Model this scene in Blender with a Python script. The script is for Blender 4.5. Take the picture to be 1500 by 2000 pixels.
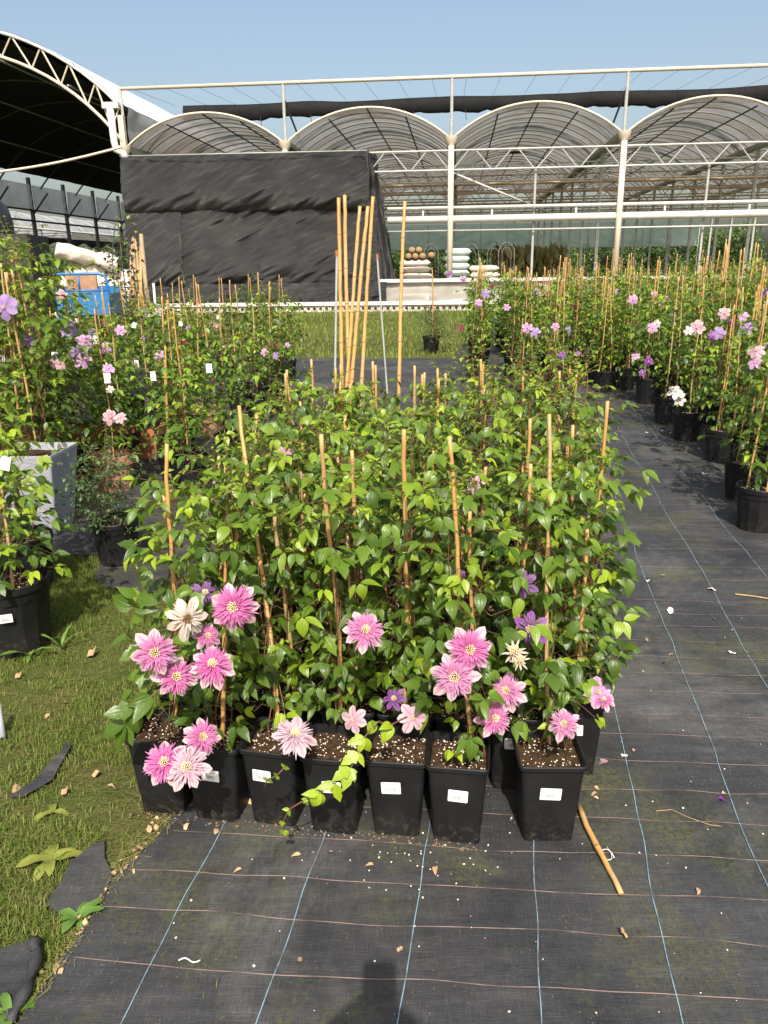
import bpy, math, random
import numpy as np
from mathutils import Vector, Matrix, Euler, noise
R = math.radians
for o in list(bpy.data.objects): bpy.data.objects.remove(o)
S = bpy.context.scene
C = S.collection

# ------------------------------------------------------------------ camera, sky, sun
PITCH, ROLL, EYE = 17.7, -0.8, 1.5
cd = bpy.data.cameras.new('camera'); cam = bpy.data.objects.new('camera', cd); C.objects.link(cam)
cd.sensor_fit = 'VERTICAL'; cd.sensor_height = 36; cd.sensor_width = 36; cd.lens = 27
cd.clip_start = 0.02; cd.clip_end = 3000
CM = Matrix.Translation((0, 0, EYE)) @ Matrix.Rotation(math.pi/2-R(PITCH), 4, 'X') @ Matrix.Rotation(R(ROLL), 4, 'Z')
cam.matrix_world = CM
S.camera = cam
SUN_EL = 48.5
W = bpy.data.worlds.new('World'); S.world = W; W.use_nodes = True
nt = W.node_tree; nt.nodes.clear()
sky = nt.nodes.new('ShaderNodeTexSky'); sky.sky_type = 'NISHITA'; sky.sun_disc = False
sky.sun_elevation = R(SUN_EL); sky.sun_rotation = R(180); sky.air_density = 1.2; sky.dust_density = 5.0; sky.ozone_density = 0.5; sky.altitude = 0
bg = nt.nodes.new('ShaderNodeBackground'); bg.inputs[1].default_value = 0.145
wo = nt.nodes.new('ShaderNodeOutputWorld')
nt.links.new(sky.outputs[0], bg.inputs[0]); nt.links.new(bg.outputs[0], wo.inputs[0])
sl = bpy.data.lights.new('sun', 'SUN'); sl.energy = 5.0; sl.angle = R(0.53); sl.color = (1, .955, .88)
sun = bpy.data.objects.new('sun', sl); C.objects.link(sun)
sd = Vector((0.012, -math.cos(R(SUN_EL)), math.sin(R(SUN_EL))))
sun.rotation_euler = sd.to_track_quat('Z', 'Y').to_euler(); sun.location = sd*50
S.view_settings.view_transform = 'Standard'; S.view_settings.look = 'None'
S.view_settings.exposure = 0.42; S.view_settings.gamma = 1
S.render.engine = 'CYCLES'
cy = S.cycles
cy.max_bounces = 7; cy.diffuse_bounces = 3; cy.glossy_bounces = 3; cy.transmission_bounces = 5; cy.transparent_max_bounces = 24
cy.use_denoising = True
try: cy.denoiser = 'OPENIMAGEDENOISE'
except Exception: pass
cy.sample_clamp_indirect = 6

RM = CM.to_3x3(); CO = Vector((0, 0, EYE))
def ray(x, y): return RM @ Vector(((x-750)/1500, (1000-y)/1500, -1))
def G(x, y, z=0.0):
    d = ray(x, y); return CO + d*((z-EYE)/d.z)
def DY(x, y, Y):
    d = ray(x, y); return CO + d*(Y/d.y)

# ------------------------------------------------------------------ materials
class Nt:
    def __init__(s, name):
        s.m = bpy.data.materials.new(name); s.m.use_nodes = True
        s.t = s.m.node_tree; s.t.nodes.clear(); s.out = s.t.nodes.new('ShaderNodeOutputMaterial')
    def n(s, typ, **kw):
        k = s.t.nodes.new(typ)
        for a, v in kw.items(): setattr(k, a, v)
        return k
    def set(s, sock, v):
        if hasattr(v, 'is_output') or isinstance(v, bpy.types.NodeSocket): s.t.links.new(v, sock)
        else:
            if isinstance(v, tuple) and len(v) == 3 and sock.type == 'RGBA': v = (*v, 1)
            sock.default_value = v
    def coord(s, kind='Object', sc=(1, 1, 1)):
        c = s.n('ShaderNodeTexCoord').outputs[kind] if kind != 'World' else s.n('ShaderNodeNewGeometry').outputs['Position']
        if sc == (1, 1, 1): return c
        mp = s.n('ShaderNodeMapping'); s.set(mp.inputs[0], c); mp.inputs['Scale'].default_value = sc
        return mp.outputs[0]
    def noise(s, scale, co, detail=5, rough=.6, dist=0):
        k = s.n('ShaderNodeTexNoise'); s.set(k.inputs['Vector'], co); k.inputs['Scale'].default_value = scale
        k.inputs['Detail'].default_value = detail; k.inputs['Roughness'].default_value = rough; k.inputs['Distortion'].default_value = dist
        return k.outputs[0]
    def ramp(s, f, a, b, c0=0., c1=1.):
        k = s.n('ShaderNodeMapRange'); s.set(k.inputs[0], f); k.inputs[1].default_value = a; k.inputs[2].default_value = b
        k.inputs[3].default_value = c0; k.inputs[4].default_value = c1; k.clamp = True
        return k.outputs[0]
    def mix(s, f, a, b, mode='MIX'):
        k = s.n('ShaderNodeMix', data_type='RGBA', blend_type=mode)
        s.set(k.inputs[0], f); s.set(k.inputs[6], a); s.set(k.inputs[7], b)
        return k.outputs[2]
    def math(s, op, a, b=0.):
        k = s.n('ShaderNodeMath', operation=op); s.set(k.inputs[0], a); s.set(k.inputs[1], b); return k.outputs[0]
    def bsdf(s, col, rough=.6, spec=.4, metal=0., bump=None, bstr=.3, bdist=.01, coat=0., sheen=0.):
        k = s.n('ShaderNodeBsdfPrincipled'); s.set(k.inputs['Base Color'], col); s.set(k.inputs['Roughness'], rough)
        k.inputs['Specular IOR Level'].default_value = spec; k.inputs['Metallic'].default_value = metal
        k.inputs['Coat Weight'].default_value = coat; k.inputs['Sheen Weight'].default_value = sheen
        if bump is not None:
            b = s.n('ShaderNodeBump'); s.set(b.inputs['Height'], bump); b.inputs['Strength'].default_value = bstr; b.inputs['Distance'].default_value = bdist
            s.set(k.inputs['Normal'], b.outputs[0])
        return k.outputs[0]
    def mixs(s, f, a, b):
        k = s.n('ShaderNodeMixShader'); s.set(k.inputs[0], f); s.set(k.inputs[1], a); s.set(k.inputs[2], b); return k.outputs[0]
    def done(s, sh): s.set(s.out.inputs[0], sh); return s.m

def mk(name, c1, c2=None, scale=5, rough=.6, spec=.4, metal=0, bump=0, bscale=None, sc=(1, 1, 1), lo=.35, hi=.7, rnd=0, coord='Object', bdist=.01, transl=0):
    k = Nt(name); co = k.coord(coord, sc); col = c1
    if c2 is not None: col = k.mix(k.ramp(k.noise(scale, co), lo, hi), c1, c2)
    if rnd:
        oi = k.n('ShaderNodeObjectInfo').outputs['Random']
        v = k.n('ShaderNodeHueSaturation'); k.set(v.inputs['Color'], col); k.set(v.inputs['Value'], k.ramp(oi, 0, 1, 1-rnd, 1+rnd)); col = v.outputs[0]
    b = k.noise(bscale or scale*4, co) if bump else None
    sh = k.bsdf(col, rough, spec, metal, b, bump, bdist)
    if transl:
        t = k.n('ShaderNodeBsdfTranslucent'); k.set(t.inputs[0], col); sh = k.mixs(transl, sh, t.outputs[0])
    return k.done(sh)

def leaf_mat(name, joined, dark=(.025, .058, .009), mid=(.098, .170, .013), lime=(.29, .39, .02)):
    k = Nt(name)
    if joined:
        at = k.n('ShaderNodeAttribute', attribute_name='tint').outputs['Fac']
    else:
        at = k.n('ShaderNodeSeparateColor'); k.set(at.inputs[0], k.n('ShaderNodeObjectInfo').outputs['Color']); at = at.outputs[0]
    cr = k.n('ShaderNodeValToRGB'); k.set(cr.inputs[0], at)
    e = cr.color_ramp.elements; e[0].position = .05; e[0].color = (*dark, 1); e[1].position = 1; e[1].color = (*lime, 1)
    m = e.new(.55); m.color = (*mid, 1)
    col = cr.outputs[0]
    uv = k.coord('UV'); sx = k.n('ShaderNodeSeparateXYZ'); k.set(sx.inputs[0], uv)
    u = k.math('ABSOLUTE', k.math('SUBTRACT', sx.outputs[0], .5))
    vein = k.ramp(u, 0, .045, 1, 0)
    u2 = k.math('ABSOLUTE', k.math('SUBTRACT', u, .26)); vein = k.math('MAXIMUM', vein, k.ramp(u2, 0, .03, .6, 0))
    col = k.mix(k.math('MULTIPLY', vein, .16), col, (.2, .3, .08))
    co = k.coord('World'); nz = k.noise(45, co, 3)
    col = k.mix(k.ramp(nz, .4, .75, 0, .3), col, k.mix(.5, col, (.03, .05, .01)))
    back = k.n('ShaderNodeNewGeometry').outputs['Backfacing']
    col = k.mix(k.math('MULTIPLY', back, .45), col, (.16, .22, .09))
    sh = k.bsdf(col, .38, .42, bump=k.math('ADD', k.math('MULTIPLY', vein, -.6), nz), bstr=.35, bdist=.004)
    t = k.n('ShaderNodeBsdfTranslucent'); k.set(t.inputs[0], k.mix(1, col, (1.6, 1.6, .4), 'MULTIPLY'))
    return k.done(k.mixs(.26, sh, t.outputs[0]))

def petal_mat(name, base, tip, bar=None, bw=.18, streak=.3):
    k = Nt(name); uv = k.coord('UV'); sx = k.n('ShaderNodeSeparateXYZ'); k.set(sx.inputs[0], uv)
    col = k.mix(k.ramp(sx.outputs[1], .05, .95), base, tip)
    u = k.math('ABSOLUTE', k.math('SUBTRACT', sx.outputs[0], .5))
    if bar: col = k.mix(k.ramp(u, .02, bw, .85, 0), col, bar)
    oi = k.n('ShaderNodeObjectInfo').outputs['Random']
    nz = k.noise(60, k.coord('UV', (1, .12, 1)), 3)
    hs = k.n('ShaderNodeHueSaturation'); k.set(hs.inputs['Color'], col); k.set(hs.inputs['Value'], k.ramp(nz, .3, .75, 1-streak*.6, 1.05)); k.set(hs.inputs['Saturation'], k.ramp(oi, 0, 1, .85, 1.15))
    col = hs.outputs[0]
    sh = k.bsdf(col, .55, .3, bump=nz, bstr=.3, bdist=.003)
    t = k.n('ShaderNodeBsdfTranslucent'); k.set(t.inputs[0], col)
    return k.done(k.mixs(.25, sh, t.outputs[0]))

MAT = {}
MAT['leaf'] = leaf_mat('clematis_leaf', False)
MAT['leafj'] = leaf_mat('clematis_foliage', True)
MAT['shrub'] = leaf_mat('shrub_foliage', True, (.02, .045, .015), (.05, .10, .03), (.13, .2, .06))
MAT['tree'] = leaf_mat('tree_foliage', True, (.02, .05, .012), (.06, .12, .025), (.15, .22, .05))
MAT['plum'] = leaf_mat('plum_foliage', True, (.012, .008, .012), (.03, .012, .02), (.07, .03, .03))
MAT['dry'] = leaf_mat('dry_reed', True, (.12, .08, .03), (.22, .16, .07), (.3, .28, .12))
MAT['stem'] = mk('vine_stem', (.16, .06, .03), (.10, .10, .03), 30, .6, lo=.45, hi=.6)
MAT['shoot'] = mk('young_shoot', (.20, .20, .07), (.17, .10, .05), 14, .6)
MAT['pot'] = None
k = Nt('black_plastic'); co = k.coord('Object'); sx = k.n('ShaderNodeSeparateXYZ'); k.set(sx.inputs[0], co)
wn = k.noise(55, k.coord('World'), 6, .7); wl = k.noise(9, k.coord('World'), 4)
splash = k.math('MULTIPLY', k.ramp(sx.outputs[2], 0, .10, 1, 0), k.ramp(wn, .5, .68))
spl2 = k.math('MULTIPLY', k.ramp(k.noise(130, k.coord('World'), 3), .66, .72), k.ramp(sx.outputs[2], 0, .2, .8, .12))
col = k.mix(k.ramp(wl, .35, .75, 0, .6), (.007, .007, .0075), (.016, .016, .0165))
col = k.mix(k.math('MULTIPLY', k.math('MAXIMUM', splash, spl2), .75), col, (.085, .062, .04))
MAT['pot'] = k.done(k.bsdf(col, k.ramp(wl, .3, .7, .45, .62), .28, bump=wn, bstr=.12, bdist=.002))
MAT['soil'] = mk('potting_soil', (.025, .014, .008), (.075, .045, .025), 60, .95, .1, bump=.9, bscale=90, bdist=.006)
MAT['perlite'] = mk('perlite', (.62, .52, .36), (.75, .68, .55), 20, .9, .2)
MAT['cane'] = None
k = Nt('bamboo'); oi = k.n('ShaderNodeObjectInfo').outputs['Random']
nz = k.noise(24, k.coord('World', (1, 1, .12)), 5, .65); n2 = k.noise(7, k.coord('World', (1, 1, .5)), 3)
col = k.mix(k.ramp(nz, .3, .75), (.50, .285, .095), (.38, .21, .07)); col = k.mix(k.ramp(n2, .5, .75, 0, .6), col, (.42, .33, .17))
col = k.mix(k.ramp(oi, .6, 1, 0, .45), col, (.30, .24, .15))
MAT['cane'] = k.done(k.bsdf(col, .45, .4, bump=nz, bstr=.15, bdist=.002))
MAT['node'] = mk('bamboo_node', (.30, .17, .06), (.2, .12, .05), 40, .6)
MAT['sticker'] = mk('sticker_paper', (.80, .79, .76), (.72, .71, .68), 30, .5)
MAT['ink'] = mk('label_ink', (.06, .06, .065), rough=.6)
MAT['terracotta'] = mk('terracotta', (.38, .14, .065), (.30, .13, .075), 8, .8, .2, bump=.15, bscale=60)
MAT['terra2'] = mk('weathered_terracotta', (.33, .17, .10), (.40, .25, .16), 9, .85, .2, bump=.15, bscale=60)
MAT['concrete'] = mk('grey_planter', (.34, .345, .35), (.24, .26, .29), 6, .75, .3, bump=.2, bscale=40)
MAT['steel'] = mk('galvanised_steel', (.42, .42, .39), (.32, .32, .29), 3, .5, .5, .1)
MAT['pvc'] = mk('cream_paint', (.58, .50, .39), (.48, .41, .32), 2, .5, coord='World', sc=(1, 1, .3))
MAT['white'] = mk('white_paint', (.62, .61, .57), (.5, .48, .44), 2.5, .5)
MAT['dark'] = mk('dark_steel', (.03, .03, .032), (.05, .05, .05), 4, .5)
MAT['wire'] = mk('dark_wire', (.03, .03, .03), rough=.5)
MAT['green_wire'] = mk('green_coated_wire', (.03, .07, .05), rough=.4)
MAT['black_net'] = None
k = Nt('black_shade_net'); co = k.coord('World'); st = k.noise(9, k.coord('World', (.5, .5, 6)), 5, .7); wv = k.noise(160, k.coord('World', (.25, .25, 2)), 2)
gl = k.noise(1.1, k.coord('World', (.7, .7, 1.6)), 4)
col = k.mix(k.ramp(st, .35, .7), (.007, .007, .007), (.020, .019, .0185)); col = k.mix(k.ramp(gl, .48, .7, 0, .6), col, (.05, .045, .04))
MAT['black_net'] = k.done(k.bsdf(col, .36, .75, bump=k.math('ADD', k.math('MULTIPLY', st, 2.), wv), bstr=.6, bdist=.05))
MAT['lining'] = mk('black_roof_lining', (.006, .006, .006), (.011, .011, .011), 2, .8, .2)
MAT['roofwhite'] = mk('white_roof_film', (.78, .78, .76), (.68, .67, .64), 1.2, .35, .5, bump=.2, bscale=6, bdist=.05)
def film(name, c1, c2, tr, sc=1.2, transl=.5):
    k = Nt(name); co = k.coord('Object', (.35, 1, .35))
    col = k.mix(k.ramp(k.noise(sc, co, 6, .65), .35, .65), c1, c2)
    d = k.bsdf(col, .35, .5); t = k.n('ShaderNodeBsdfTranslucent'); k.set(t.inputs[0], col)
    s = k.mixs(transl, d, t.outputs[0]); tp = k.n('ShaderNodeBsdfTransparent')
    return k.done(k.mixs(tr, s, tp.outputs[0]))
MAT['film'] = film('greenhouse_film', (.30, .285, .275), (.15, .12, .09), .12)
MAT['sheet'] = film('green_film', (.62, .74, .66), (.5, .63, .56), .2, 2)
MAT['valance'] = film('white_side_film', (.62, .63, .62), (.5, .5, .5), .15, 2)
MAT['wallfilm'] = film('base_wall_film', (.55, .52, .48), (.42, .38, .33), .15, 5, .25)
MAT['wrap'] = mk('plastic_wrap', (.62, .56, .49), (.42, .37, .31), 6, .5, .4, bump=.5, bscale=14, bdist=.05)
MAT['sack_g'] = mk('green_white_sack', (.38, .48, .42), (.55, .6, .55), 7, .5, bump=.4, bscale=12, bdist=.04, rnd=.1)
MAT['sack_w'] = mk('cream_sack', (.66, .58, .48), (.5, .45, .4), 7, .6, bump=.4, bscale=12, bdist=.04, rnd=.1)
MAT['log'] = mk('log_wood', (.38, .25, .13), (.25, .16, .09), 9, .8)
MAT['wood'] = mk('old_timber', (.34, .25, .15), (.24, .18, .11), 14, .8, sc=(1, 1, .1))
MAT['blue'] = mk('blue_truck_paint', (.02, .13, .33), (.03, .16, .36), 6, .45, bump=.1)
MAT['tyre'] = mk('tyre_rubber', (.02, .02, .02), rough=.8)
MAT['brick'] = mk('grey_brick', (.52, .48, .42), (.42, .38, .33), 14, .85, bump=.3, bscale=60, rnd=.12)
MAT['kerbwhite'] = mk('white_concrete', (.72, .69, .64), (.58, .55, .5), 5, .8, bump=.2, bscale=30)
MAT['bark'] = mk('bark', (.09, .065, .045), (.14, .11, .08), 12, .9, bump=.6, bscale=30)
MAT['compost'] = mk('compost', (.07, .035, .02), (.13, .075, .045), 18, .95, .1, bump=1, bscale=40, bdist=.05)
MAT['straw'] = mk('wood_chips', (.28, .19, .12), (.17, .11, .07), 25, .95, .1, bump=1, bscale=50, bdist=.03)
MAT['thread_blue'] = mk('blue_thread', (.17, .27, .33), (.09, .12, .14), 25, .7, lo=.45, hi=.62, coord='World')
MAT['thread_pink'] = mk('pink_thread', (.28, .19, .165), (.075, .06, .055), 9, .7, lo=.42, hi=.64, coord='World')
MAT['dryleaf'] = mk('dry_leaf', (.40, .27, .15), (.28, .16, .08), 40, .8, rnd=.3)
MAT['palepetal'] = mk('fallen_petal', (.74, .68, .62), (.7, .55, .55), 40, .7, rnd=.1)
MAT['string'] = mk('white_string', (.68, .66, .6), rough=.7)
MAT['weed'] = mk('yellow_weed', (.17, .18, .028), (.10, .14, .022), 20, .55)
MAT['greenweed'] = mk('green_weed', (.07, .14, .02), (.11, .19, .03), 20, .55)
MAT['sepal'] = petal_mat('pale_pink_sepal', (0.533, 0.296, 0.370), (0.592, 0.474, 0.444), (0.459, 0.185, 0.340))
MAT['tuft'] = petal_mat('pink_inner_petal', (0.451, 0.057, 0.244), (0.669, 0.252, 0.472), None, streak=.6)
MAT['tuft_pale'] = petal_mat('pale_inner_petal', (0.488, 0.252, 0.340), (0.607, 0.429, 0.488), None, streak=.4)
MAT['cream_pet'] = petal_mat('cream_petal', (0.548, 0.385, 0.311), (0.614, 0.548, 0.459), None)
MAT['centre'] = mk('cream_stamens', (.76, .62, .38), (.6, .5, .25), 150, .8)
MAT['brown_centre'] = mk('brown_stamens', (.16, .09, .03), (.3, .18, .06), 150, .8)
MAT['lav'] = petal_mat('lavender_sepal', (0.266, 0.148, 0.370), (0.340, 0.252, 0.474), (0.370, 0.222, 0.414))
MAT['lilac'] = petal_mat('lilac_pink_sepal', (0.488, 0.222, 0.414), (0.562, 0.414, 0.548), (0.429, 0.163, 0.385))
MAT['violet'] = petal_mat('violet_sepal', (.15, .045, .20), (.25, .10, .32), (.22, .05, .22))
MAT['violet_tuft'] = petal_mat('violet_inner_petal', (.12, .035, .15), (.24, .11, .27), None)
MAT['white_pet'] = petal_mat('white_sepal', (0.533, 0.488, 0.459), (0.607, 0.592, 0.562), None)
MAT['rose'] = petal_mat('pale_rose_sepal', (0.548, 0.296, 0.355), (0.592, 0.459, 0.459), (0.518, 0.222, 0.311))
MAT['wine'] = petal_mat('wine_sepal', (0.148, 0.011, 0.037), (0.222, 0.015, 0.059), None)
MAT['skin'] = mk('skin', (.48, .30, .21), rough=.5)
MAT['cloth'] = mk('dark_shirt', (.05, .06, .09), (.07, .08, .11), 20, .9)
MAT['phone'] = mk('phone_shell', (.02, .02, .025), rough=.25)
MAT['machine'] = mk('machine_black', (.015, .015, .016), (.03, .03, .032), 4, .5)
MAT['machine_grey'] = mk('machine_grey', (.028, .03, .028), (.02, .02, .02), 4, .6)

# woven ground cover
k = Nt('woven_ground_cover'); co = k.coord('World')
d1 = k.noise(2.2, co, 6, .65, .5); d2 = k.noise(6.5, co, 5, .7); wx = k.noise(420, k.coord('World', (.06, 1, 1)), 2); wy = k.noise(420, k.coord('World', (1, .06, 1)), 2)
ms = k.noise(1.7, k.coord('World', (1.3, 1, 1)), 5, .7, .4); fine = k.noise(70, co, 4, .8)
streak = k.noise(26, k.coord('World', (.12, 1, 1)), 4, .7)
col = k.mix(k.ramp(d1, .35, .7), (.026, .0265, .0285), (.058, .057, .056))
col = k.mix(k.ramp(k.noise(1.3, co, 6, .7, .8), .52, .76, 0, .75), col, (.15, .142, .132))
wv = k.ramp(k.math('MAXIMUM', wx, wy), .45, .7, .70, 1.2)
hs = k.n('ShaderNodeHueSaturation'); k.set(hs.inputs['Color'], col); k.set(hs.inputs['Value'], k.math('MULTIPLY', wv, k.ramp(streak, .3, .7, .72, 1.22))); col = hs.outputs[0]
moss = k.math('MULTIPLY', k.ramp(ms, .50, .68), k.ramp(fine, .42, .60)); col = k.mix(k.math('MULTIPLY', moss, .7), col, (.10, .105, .02))
grit = k.ramp(k.noise(190, co, 2), .70, .74); col = k.mix(k.math('MULTIPLY', grit, k.ramp(d2, .4, .6)), col, (.30, .25, .18))
MAT['fabric'] = k.done(k.bsdf(col, .58, .35, bump=k.math('ADD', k.math('MULTIPLY', d2, 3.), k.math('ADD', wx, wy)), bstr=.35, bdist=.004))
# turf soil
k = Nt('turf_soil'); co = k.coord('World')
a = k.noise(3.5, co, 6, .7); b = k.noise(24, co, 5, .75); c = k.noise(.35, co, 4)
col = k.mix(k.ramp(a, .38, .62), (.045, .055, .014), (.10, .07, .035)); col = k.mix(k.ramp(b, .42, .68), col, (.05, .075, .014))
col = k.mix(k.ramp(c, .35, .65, 0, .7), col, k.mix(k.ramp(b, .3, .7), (.09, .13, .025), (.15, .16, .045)))
MAT['ground'] = k.done(k.bsdf(col, .95, .1, bump=b, bstr=1., bdist=.03))
k = Nt('grass_blades'); at = k.n('ShaderNodeAttribute', attribute_name='tint').outputs['Fac']
cr = k.n('ShaderNodeValToRGB'); k.set(cr.inputs[0], at); e = cr.color_ramp.elements
e[0].position = 0; e[0].color = (.045, .085, .012, 1); e[1].position = 1; e[1].color = (.30, .25, .10, 1); m = e.new(.62); m.color = (.15, .215, .028, 1)
sh = k.bsdf(cr.outputs[0], .6, .3); t = k.n('ShaderNodeBsdfTranslucent'); k.set(t.inputs[0], cr.outputs[0])
MAT['grass'] = k.done(k.mixs(.3, sh, t.outputs[0]))

# ------------------------------------------------------------------ mesh helpers
class MB:
    def __init__(s): s.v = []; s.f = []; s.mi = []; s.uv = None
    def add(s, vs, fs, mi=0):
        b = len(s.v); s.v.extend(tuple(p) for p in vs); s.f.extend(tuple(i+b for i in f) for f in fs); s.mi.extend([mi]*len(fs))
    def box(s, c, h, mi=0, rot=None):
        vs = [Vector((x*h[0], y*h[1], z*h[2])) for z in (-1, 1) for y in (-1, 1) for x in (-1, 1)]
        if rot is not None: vs = [rot @ p for p in vs]
        c = Vector(c)
        s.add([p+c for p in vs], [(0, 2, 3, 1), (4, 5, 7, 6), (0, 1, 5, 4), (2, 6, 7, 3), (0, 4, 6, 2), (1, 3, 7, 5)], mi)
    def tube(s, path, r, n=6, mi=0, cap=True, capmi=None):
        path = [Vector(p) for p in path]; m = len(path)
        rr = r if isinstance(r, (list, tuple)) else [r]*m
        vs = []; t0 = (path[1]-path[0]).normalized(); up = Vector((0, 0, 1)) if abs(t0.z) < .9 else Vector((1, 0, 0))
        x = t0.cross(up).normalized()
        for i, p in enumerate(path):
            t = (path[min(i+1, m-1)]-path[max(i-1, 0)]).normalized()
            x = (x-t*x.dot(t)).normalized(); y = t.cross(x)
            for q in range(n):
                a = 2*math.pi*q/n; vs.append(p+(x*math.cos(a)+y*math.sin(a))*rr[i])
        fs = [(i*n+q, i*n+(q+1) % n, (i+1)*n+(q+1) % n, (i+1)*n+q) for i in range(m-1) for q in range(n)]
        s.add(vs, fs, mi)
        if cap:
            b = len(s.v)-m*n
            s.f.append(tuple(b+q for q in reversed(range(n)))); s.f.append(tuple(b+(m-1)*n+q for q in range(n))); s.mi += [mi, mi if capmi is None else capmi]
    def lathe(s, prof, n=20, mi=0, rib=None):
        vs = []
        for i, (r, z) in enumerate(prof):
            for q in range(n):
                a = 2*math.pi*q/n; k = r*(1-(rib if (rib and q % 2 and i in (1, 2)) else 0)); vs.append((k*math.cos(a), k*math.sin(a), z))
        s.add(vs, [(i*n+q, i*n+(q+1) % n, (i+1)*n+(q+1) % n, (i+1)*n+q) for i in range(len(prof)-1) for q in range(n)], mi)
    def mesh(s, name, mats, smooth=False):
        me = bpy.data.meshes.new(name); me.from_pydata(s.v, [], s.f)
        for m in (mats if isinstance(mats, (list, tuple)) else [mats]): me.materials.append(MAT[m] if isinstance(m, str) else m)
        me.polygons.foreach_set('material_index', s.mi)
        if smooth: me.polygons.foreach_set('use_smooth', [True]*len(s.f))
        me.update(); return me

def ob(name, me, parent=None, loc=(0, 0, 0), rot=None, mat4=None, scale=None):
    o = bpy.data.objects.new(name, me); C.objects.link(o)
    if parent is not None: o.parent = parent
    if mat4 is not None: o.matrix_basis = mat4
    else:
        o.location = loc
        if rot is not None: o.rotation_euler = rot
        if scale is not None: o.scale = (scale,)*3 if isinstance(scale, (int, float)) else scale
    return o
def tag(o, label=None, cat=None, group=None, kind=None):
    if label: o['label'] = label
    if cat: o['category'] = cat
    if group: o['group'] = group
    if kind: o['kind'] = kind
    return o
def thing(name, label, cat, loc=(0, 0, 0), rz=0, group=None):
    o = bpy.data.objects.new(name, None); C.objects.link(o); o.empty_display_size = .1
    o.location = loc; o.rotation_euler = (0, 0, rz); return tag(o, label, cat, group)

def frame(pos, d, n, s=1.0):
    y = d.normalized(); z = (n-y*n.dot(y))
    if z.length < 1e-4: z = y.orthogonal()
    z.normalize(); x = y.cross(z)
    return Matrix(((x.x*s, y.x*s, z.x*s, pos.x), (x.y*s, y.y*s, z.y*s, pos.y), (x.z*s, y.z*s, z.z*s, pos.z), (0, 0, 0, 1)))

def blade(name, L, Wd, prof, nv, fold, curl, mat, twist=0., wave=0., ns=1):
    """a leaf or petal: base at the origin, along +Y, upper side +Z, with UVs"""
    vs = []; uv = []; y = z = 0.; a = 0.
    ss = [i/ns for i in range(-ns, ns+1)]; m = len(ss)
    for i in range(nv+1):
        v = i/nv; w = prof(v)*Wd
        for s in ss:
            tz = fold*abs(s)*w + twist*s*w*v + wave*math.sin(v*9+s*2)*abs(s)*w
            vs.append((s*w, y - tz*math.sin(a)*-1*0, z+tz)); uv.append((.5+.5*s, v))
        a += curl/nv; y += math.cos(a)*L/nv; z -= math.sin(a)*L/nv
    fs = [(i*m+j, i*m+j+1, (i+1)*m+j+1, (i+1)*m+j) for i in range(nv) for j in range(m-1)]
    me = bpy.data.meshes.new(name); me.from_pydata(vs, [], fs)
    l = me.uv_layers.new(name='UV'); idx = [i for f in fs for i in f]
    l.data.foreach_set('uv', [c for i in idx for c in uv[i]])
    if mat: me.materials.append(MAT[mat])
    me.polygons.foreach_set('use_smooth', [True]*len(fs)); me.update(); return me

def ovate(v): return 0.02 if v > .97 else max(.04, 1.12*(math.sin(math.pi*v**.74)**1.0)*(1-.15*v))
def lobed(v): return ovate(v)*(1.15 if .25 < v < .5 else (.72 if .5 <= v < .62 else .95))
def obov(v): return .3+.7*math.sin(math.pi*.5*min(1, v/.6)) if v < .6 else max(.05, math.cos(math.pi*.5*((v-.6)/.4)**1.5))
def strap(v): return .55+.45*math.sin(math.pi*v) if v < .85 else .55*(1-v)/.15+.1
LEAF = [blade('leaf', 1, .215+.022*i, ovate, 7, .22+.1*(i % 3), .25+.22*i, 'leaf', twist=.15*(i-2), wave=.05) for i in range(5)]
LEAF += [blade('leaf', 1, .30, lobed, 8, .15, .3, 'leaf', wave=.08), blade('leaf', 1, .17, ovate, 7, .3, .6, 'leaf')]

def join_leaves(name, leaves, mat, low=True):
    """many leaves in one mesh: (pos, dir, normal, size, tint)"""
    base = np.array([(0, 0, 0), (-.27, .32, .07), (0, .36, 0), (.27, .32, .07), (-.18, .7, .0), (0, .72, -.05), (.18, .7, .0), (0, 1, -.16)])
    fc = [(0, 2, 1), (0, 3, 2), (1, 2, 5, 4), (2, 3, 6, 5), (4, 5, 7), (5, 6, 7)]
    uvb = [(.5, 0), (0, .32), (.5, .36), (1, .32), (0, .7), (.5, .72), (1, .7), (.5, 1)]
    V = []; F = []; T = []; n = len(base); UV = []
    lu = [c for f in fc for i in f for c in uvb[i]]
    for k, (p, d, nn, s, t) in enumerate(leaves):
        M = np.array(frame(p, d, nn, s)); V.append(base @ M[:3, :3].T + M[:3, 3]); F += [tuple(i+k*n for i in f) for f in fc]; T += [t]*n; UV += lu
    me = bpy.data.meshes.new(name); me.from_pydata(np.concatenate(V).tolist(), [], F)
    l = me.uv_layers.new(name='UV'); l.data.foreach_set('uv', UV)
    a = me.attributes.new('tint', 'FLOAT', 'POINT'); a.data.foreach_set('value', T)
    me.materials.append(MAT[mat]); me.polygons.foreach_set('use_smooth', [True]*len(F)); me.update(); return me

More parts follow.
